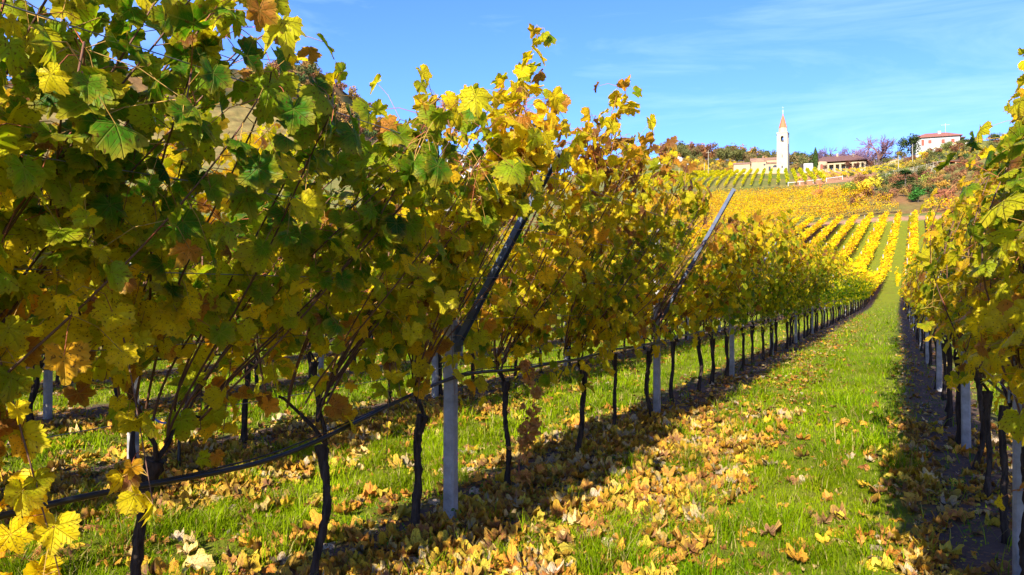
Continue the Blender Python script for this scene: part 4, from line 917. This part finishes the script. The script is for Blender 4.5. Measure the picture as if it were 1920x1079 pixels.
# cream wall
D = 345; r = bplace('stone_outbuilding', 1660, D, 'long low cream stone outbuilding behind the large leafless tree', 'outbuilding')
g = Geo(); V = [(-6, 0, -3), (5.5, 0, -3), (5.5, 5, -3), (-6, 5, -3), (-6, 0, 2.0), (5.5, 0, 5.2), (5.5, 5, 5.2), (-6, 5, 2.0)]; g.add(V, [(3, 2, 1, 0), (4, 5, 6, 7), (0, 1, 5, 4), (1, 2, 6, 5), (2, 3, 7, 6), (3, 0, 4, 7)]); g.build('wall', M_cream, r)
g = Geo(); V = [(-6.3, -.3, 2.0), (5.8, -.3, 5.36), (5.8, 5.3, 5.36), (-6.3, 5.3, 2.0)]; g.add(V + [(x_, y_, z_ + .2) for x_, y_, z_ in V], [(3, 2, 1, 0), (4, 5, 6, 7), (0, 1, 5, 4), (1, 2, 6, 5), (2, 3, 7, 6), (3, 0, 4, 7)]); g.build('roof', M_tile, r); B(r, 'door', M_dark, (-3.4, -2.4, -.05, .02, -2, .6))
# white house on the hill
D = 300; r = bplace('white_house', 1757, D, 'large white house with a red roof on the hilltop at the right', 'house', turn=8)
B(r, 'wall', M_white, (-7.4, 8.0, 0, 10, -5, 7.2)); hip(r, -7.4, 8.0, 0, 10, 7.25, 2.3, M_tile_r, .9, 5)
for x_, z_, w_, h_ in ((-4.9, 3.9, 1.0, 2.4), (-2.4, 4.6, 1.2, 1.4), (2.2, 4.4, 1.2, 1.6), (5.6, 4.4, 1.2, 1.6)): B(r, 'window', M_shut, (x_ - w_ / 2, x_ + w_ / 2, -.06, .03, z_, z_ + h_))
win(r, -4.6, .5, 2.2, .9, 0, None); win(r, 3.4, .4, 1.2, 1.3); win(r, 6.2, .4, 1.2, 1.3)
B(r, 'string_course', simple('cornice', (.55, .52, .48)), (-7.44, 8.04, -.05, .02, 2.9, 3.05)); B(r, 'chimney', M_white, (.8, 1.9, 3.0, 4.0, 7.6, 9.9))
c_ = B(r, 'antenna', M_wire, (3.55, 3.67, 4, 4.12, 8.5, 13), (2.1, 5.1, 4.02, 4.1, 12.3, 12.42), (2.1, 2.2, 3.6, 4.5, 12.1, 12.2)); B(r, 'balcony_roof', M_tile_b, (8.03, 10.2, -.5, 9, 3.5, 7.0) if False else (8.05, 10.0, 0, 9, 6.2, 6.5)); B(r, 'balcony', M_white, (8.05, 9.8, 0, 9, 2.4, 2.7))
r = bplace('annex_house', 1806, 305, 'low white annex just right of the large white house', 'house'); B(r, 'wall', M_white, (-3, 3, 0, 5, -3, 3.6)); gable(r, -3, 3, 0, 5, 3.65, .7, M_white); win(r, -1, 1.2, 1.2, 1)
# hillside shed
D = 246; r = bplace('hillside_shed', 1774, D, 'long low shed with a dark open front, below the white house', 'shed'); p_ = px(D)
B(r, 'back_wall', M_cream, (-3.6, 4.0, 3, 3.2, -2, 2.5)); B(r, 'side_wall', M_cream, (2.6, 4.0, 0, 2.98, -2, 2.5)); B(r, 'post', M_cream, (-3.6, -3.4, 0, .2, -2, 2.2)); B(r, 'post', M_cream, (-1.5, -1.3, 0, .2, -2, 2.3)); B(r, 'post', M_cream, (.9, 1.1, 0, .2, -2, 2.4)); B(r, 'roof', M_tile_b, (-4, 4.3, -.5, 3.5, 2.55, 2.8)); B(r, 'interior_shade', M_dark, (-3.3, 2.5, 2.4, 2.9, -1.5, 2.3))  # last box: dark slab painted in for the shade inside the open front
# white houses far left
for u, d, w_, h_, lab in ((1272, 505, 6.5, 4.6, 'small white gabled house at the left end of the far slope'), (1296, 515, 6.0, 3.8, 'small white house right of the gabled one on the far slope'), (1247, 500, 9, 4.5, 'pale flat roofed house half hidden by the left vines on the far slope')):
    r = bplace('cottage', u, d, lab); B(r, 'wall', M_white, (-w_ / 2, w_ / 2, 0, 6, -3, h_)); gable(r, -w_ / 2, w_ / 2, 0, 6, h_ + .05, 1.7, M_white if u == 1272 else M_tile, axis='y' if u == 1272 else 'x')
    for q in (-.25, .2): B(r, 'window', M_dark, (w_ * q - .4, w_ * q + .4, -.05, .03, 1.2, 2.6))
# house glimpsed through the leaves
r = bplace('farmhouse', 872, 210, 'white roofed farmhouse glimpsed through a gap in the left vines'); z0_ = CAMZ + (VH - 296) / FPX * 210 - r.location.z
B(r, 'wall', M_white, (-5, 5, 0, 8, -2, z0_)); gable(r, -5, 5, 0, 8, z0_ + .05, 1.4, M_white, .8); win(r, -2, z0_ - 3, 1.2, 1.4, 0, M_shut); win(r, 2, z0_ - 3, 1.2, 1.4, 0, M_shut)
# utility poles
def pole(u, d, h, lab, cross=True, gr='utility poles'):
    x, y = at(u, d); r = empty('utility_pole', (x, y, H(x, y)), YAW, label=lab, cat='pole', group=gr); g = Geo(); g.tube([(0, 0, -.3), (0, 0, h / 2), (0, 0, h)], [.16, .13, .10], 6); g.build('shaft', M_ral, r)
    if cross: g = Geo(); g.box(-1.0, 1.0, -.05, .05, h - 1.1, h - .95); g.build('crossarm', M_ral, r)
pole(1328.5, 330, 11.5, 'tall pale utility pole with a crossarm at the left of the church'); pole(1273.5, 330, 6.8, 'short pale pole near the left vines below the white houses', False); pole(1321, 345, 6, 'short pale pole beside the tall utility pole', False)
pole(1711.5, 262, 8.5, 'thin bare pole rising behind the pale trellis', False); pole(1685, 262, 5.5, 'short thin pole at the back of the pale trellis, left one', False); pole(1600, 352, 9, 'pale pole in front of the villa arcade')
# pale trellis terrace below the shed
p1 = None; k = 0
for d in (228, 233, 238, 243):
    for u in np.arange(1652 + (d - 228) * 1.6, 1772, 8.5 + (k % 3) * .6):
        x, y = at(u, d); k += 1
        if p1 is None:
            g = Geo(); g.tube([(0, 0, -.2), (0, 0, 2.2)], [.10, .09], 6); p1 = g.build('trellis_stake', M_ral)
            tag(p1, 'pale wooden stake of the trellis terrace below the white house', 'stake', 'stakes of the pale trellis'); o = p1
        else: o = p1.copy(); C.objects.link(o)
        o.location = (x, y, H(x, y)); o.rotation_euler = (rnd.gauss(0, .05), rnd.gauss(0, .08), 0)
for q, d in enumerate((228, 233, 238, 243)):
    g = Geo(); pts = [(*at(u, d), 0) for u in np.arange(1652 + (d - 228) * 1.6, 1775, 4)]; pts = [(x, y, H(x, y) + 1.9) for x, y, _ in pts]; g.tube(pts, .06, 4); pts = [(x, y, z - .8) for x, y, z in pts]; g.tube(pts, .04, 4)
    tag(g.build('trellis_rail', M_ral), ('front', 'second', 'third', 'rear')[q] + ' pale rail of the trellis terrace below the white house', 'rail', 'rails of the pale trellis')
g = Geo(); q_ = [(1478, 254), (1500, 255), (1525, 257), (1550, 259), (1580, 262)]; pts = [(*at(u, d), H(*at(u, d)) + 1.1) for u, d in q_]; g.tube(pts, .12, 5)
for x, y, z in pts: g.tube([(x, y, z - 1.3), (x, y, z + .3)], .10, 5)
tag(g.build('pale_fence', simple('pale_fence', (.50, .48, .42)), None), 'pale low post and rail fence along the foot of the bare vineyard slope', 'fence')
# path edge above the rows and the bare orange shrub
x, y = at(1776, 168); r = empty('bare_shrub', (x, y, H(x, y)), label='bare orange branched shrub at the right end of the yellow rows', cat='shrub')
t_, b_ = bare_tree(8, 7); link('trunk', t_, r); q = link('branches', b_, r); q.color = (.8, .40, .14, 1)
x, y = at(1536, 200); r = empty('bare_shrub', (x, y, H(x, y)), label='spreading orange branched small tree rising from the terrace vines', cat='shrub'); link('trunk', BARE[1][0], r); q = link('branches', BARE[1][1], r); q.color = (1.1, .62, .12, 1); r.scale = (.62,) * 3
for m_ in (0,):
    pass
print('objects', len(bpy.data.objects), 'tris', sum(len(o.data.polygons) for o in bpy.data.objects if o.type == 'MESH' and o.data.users == 1))
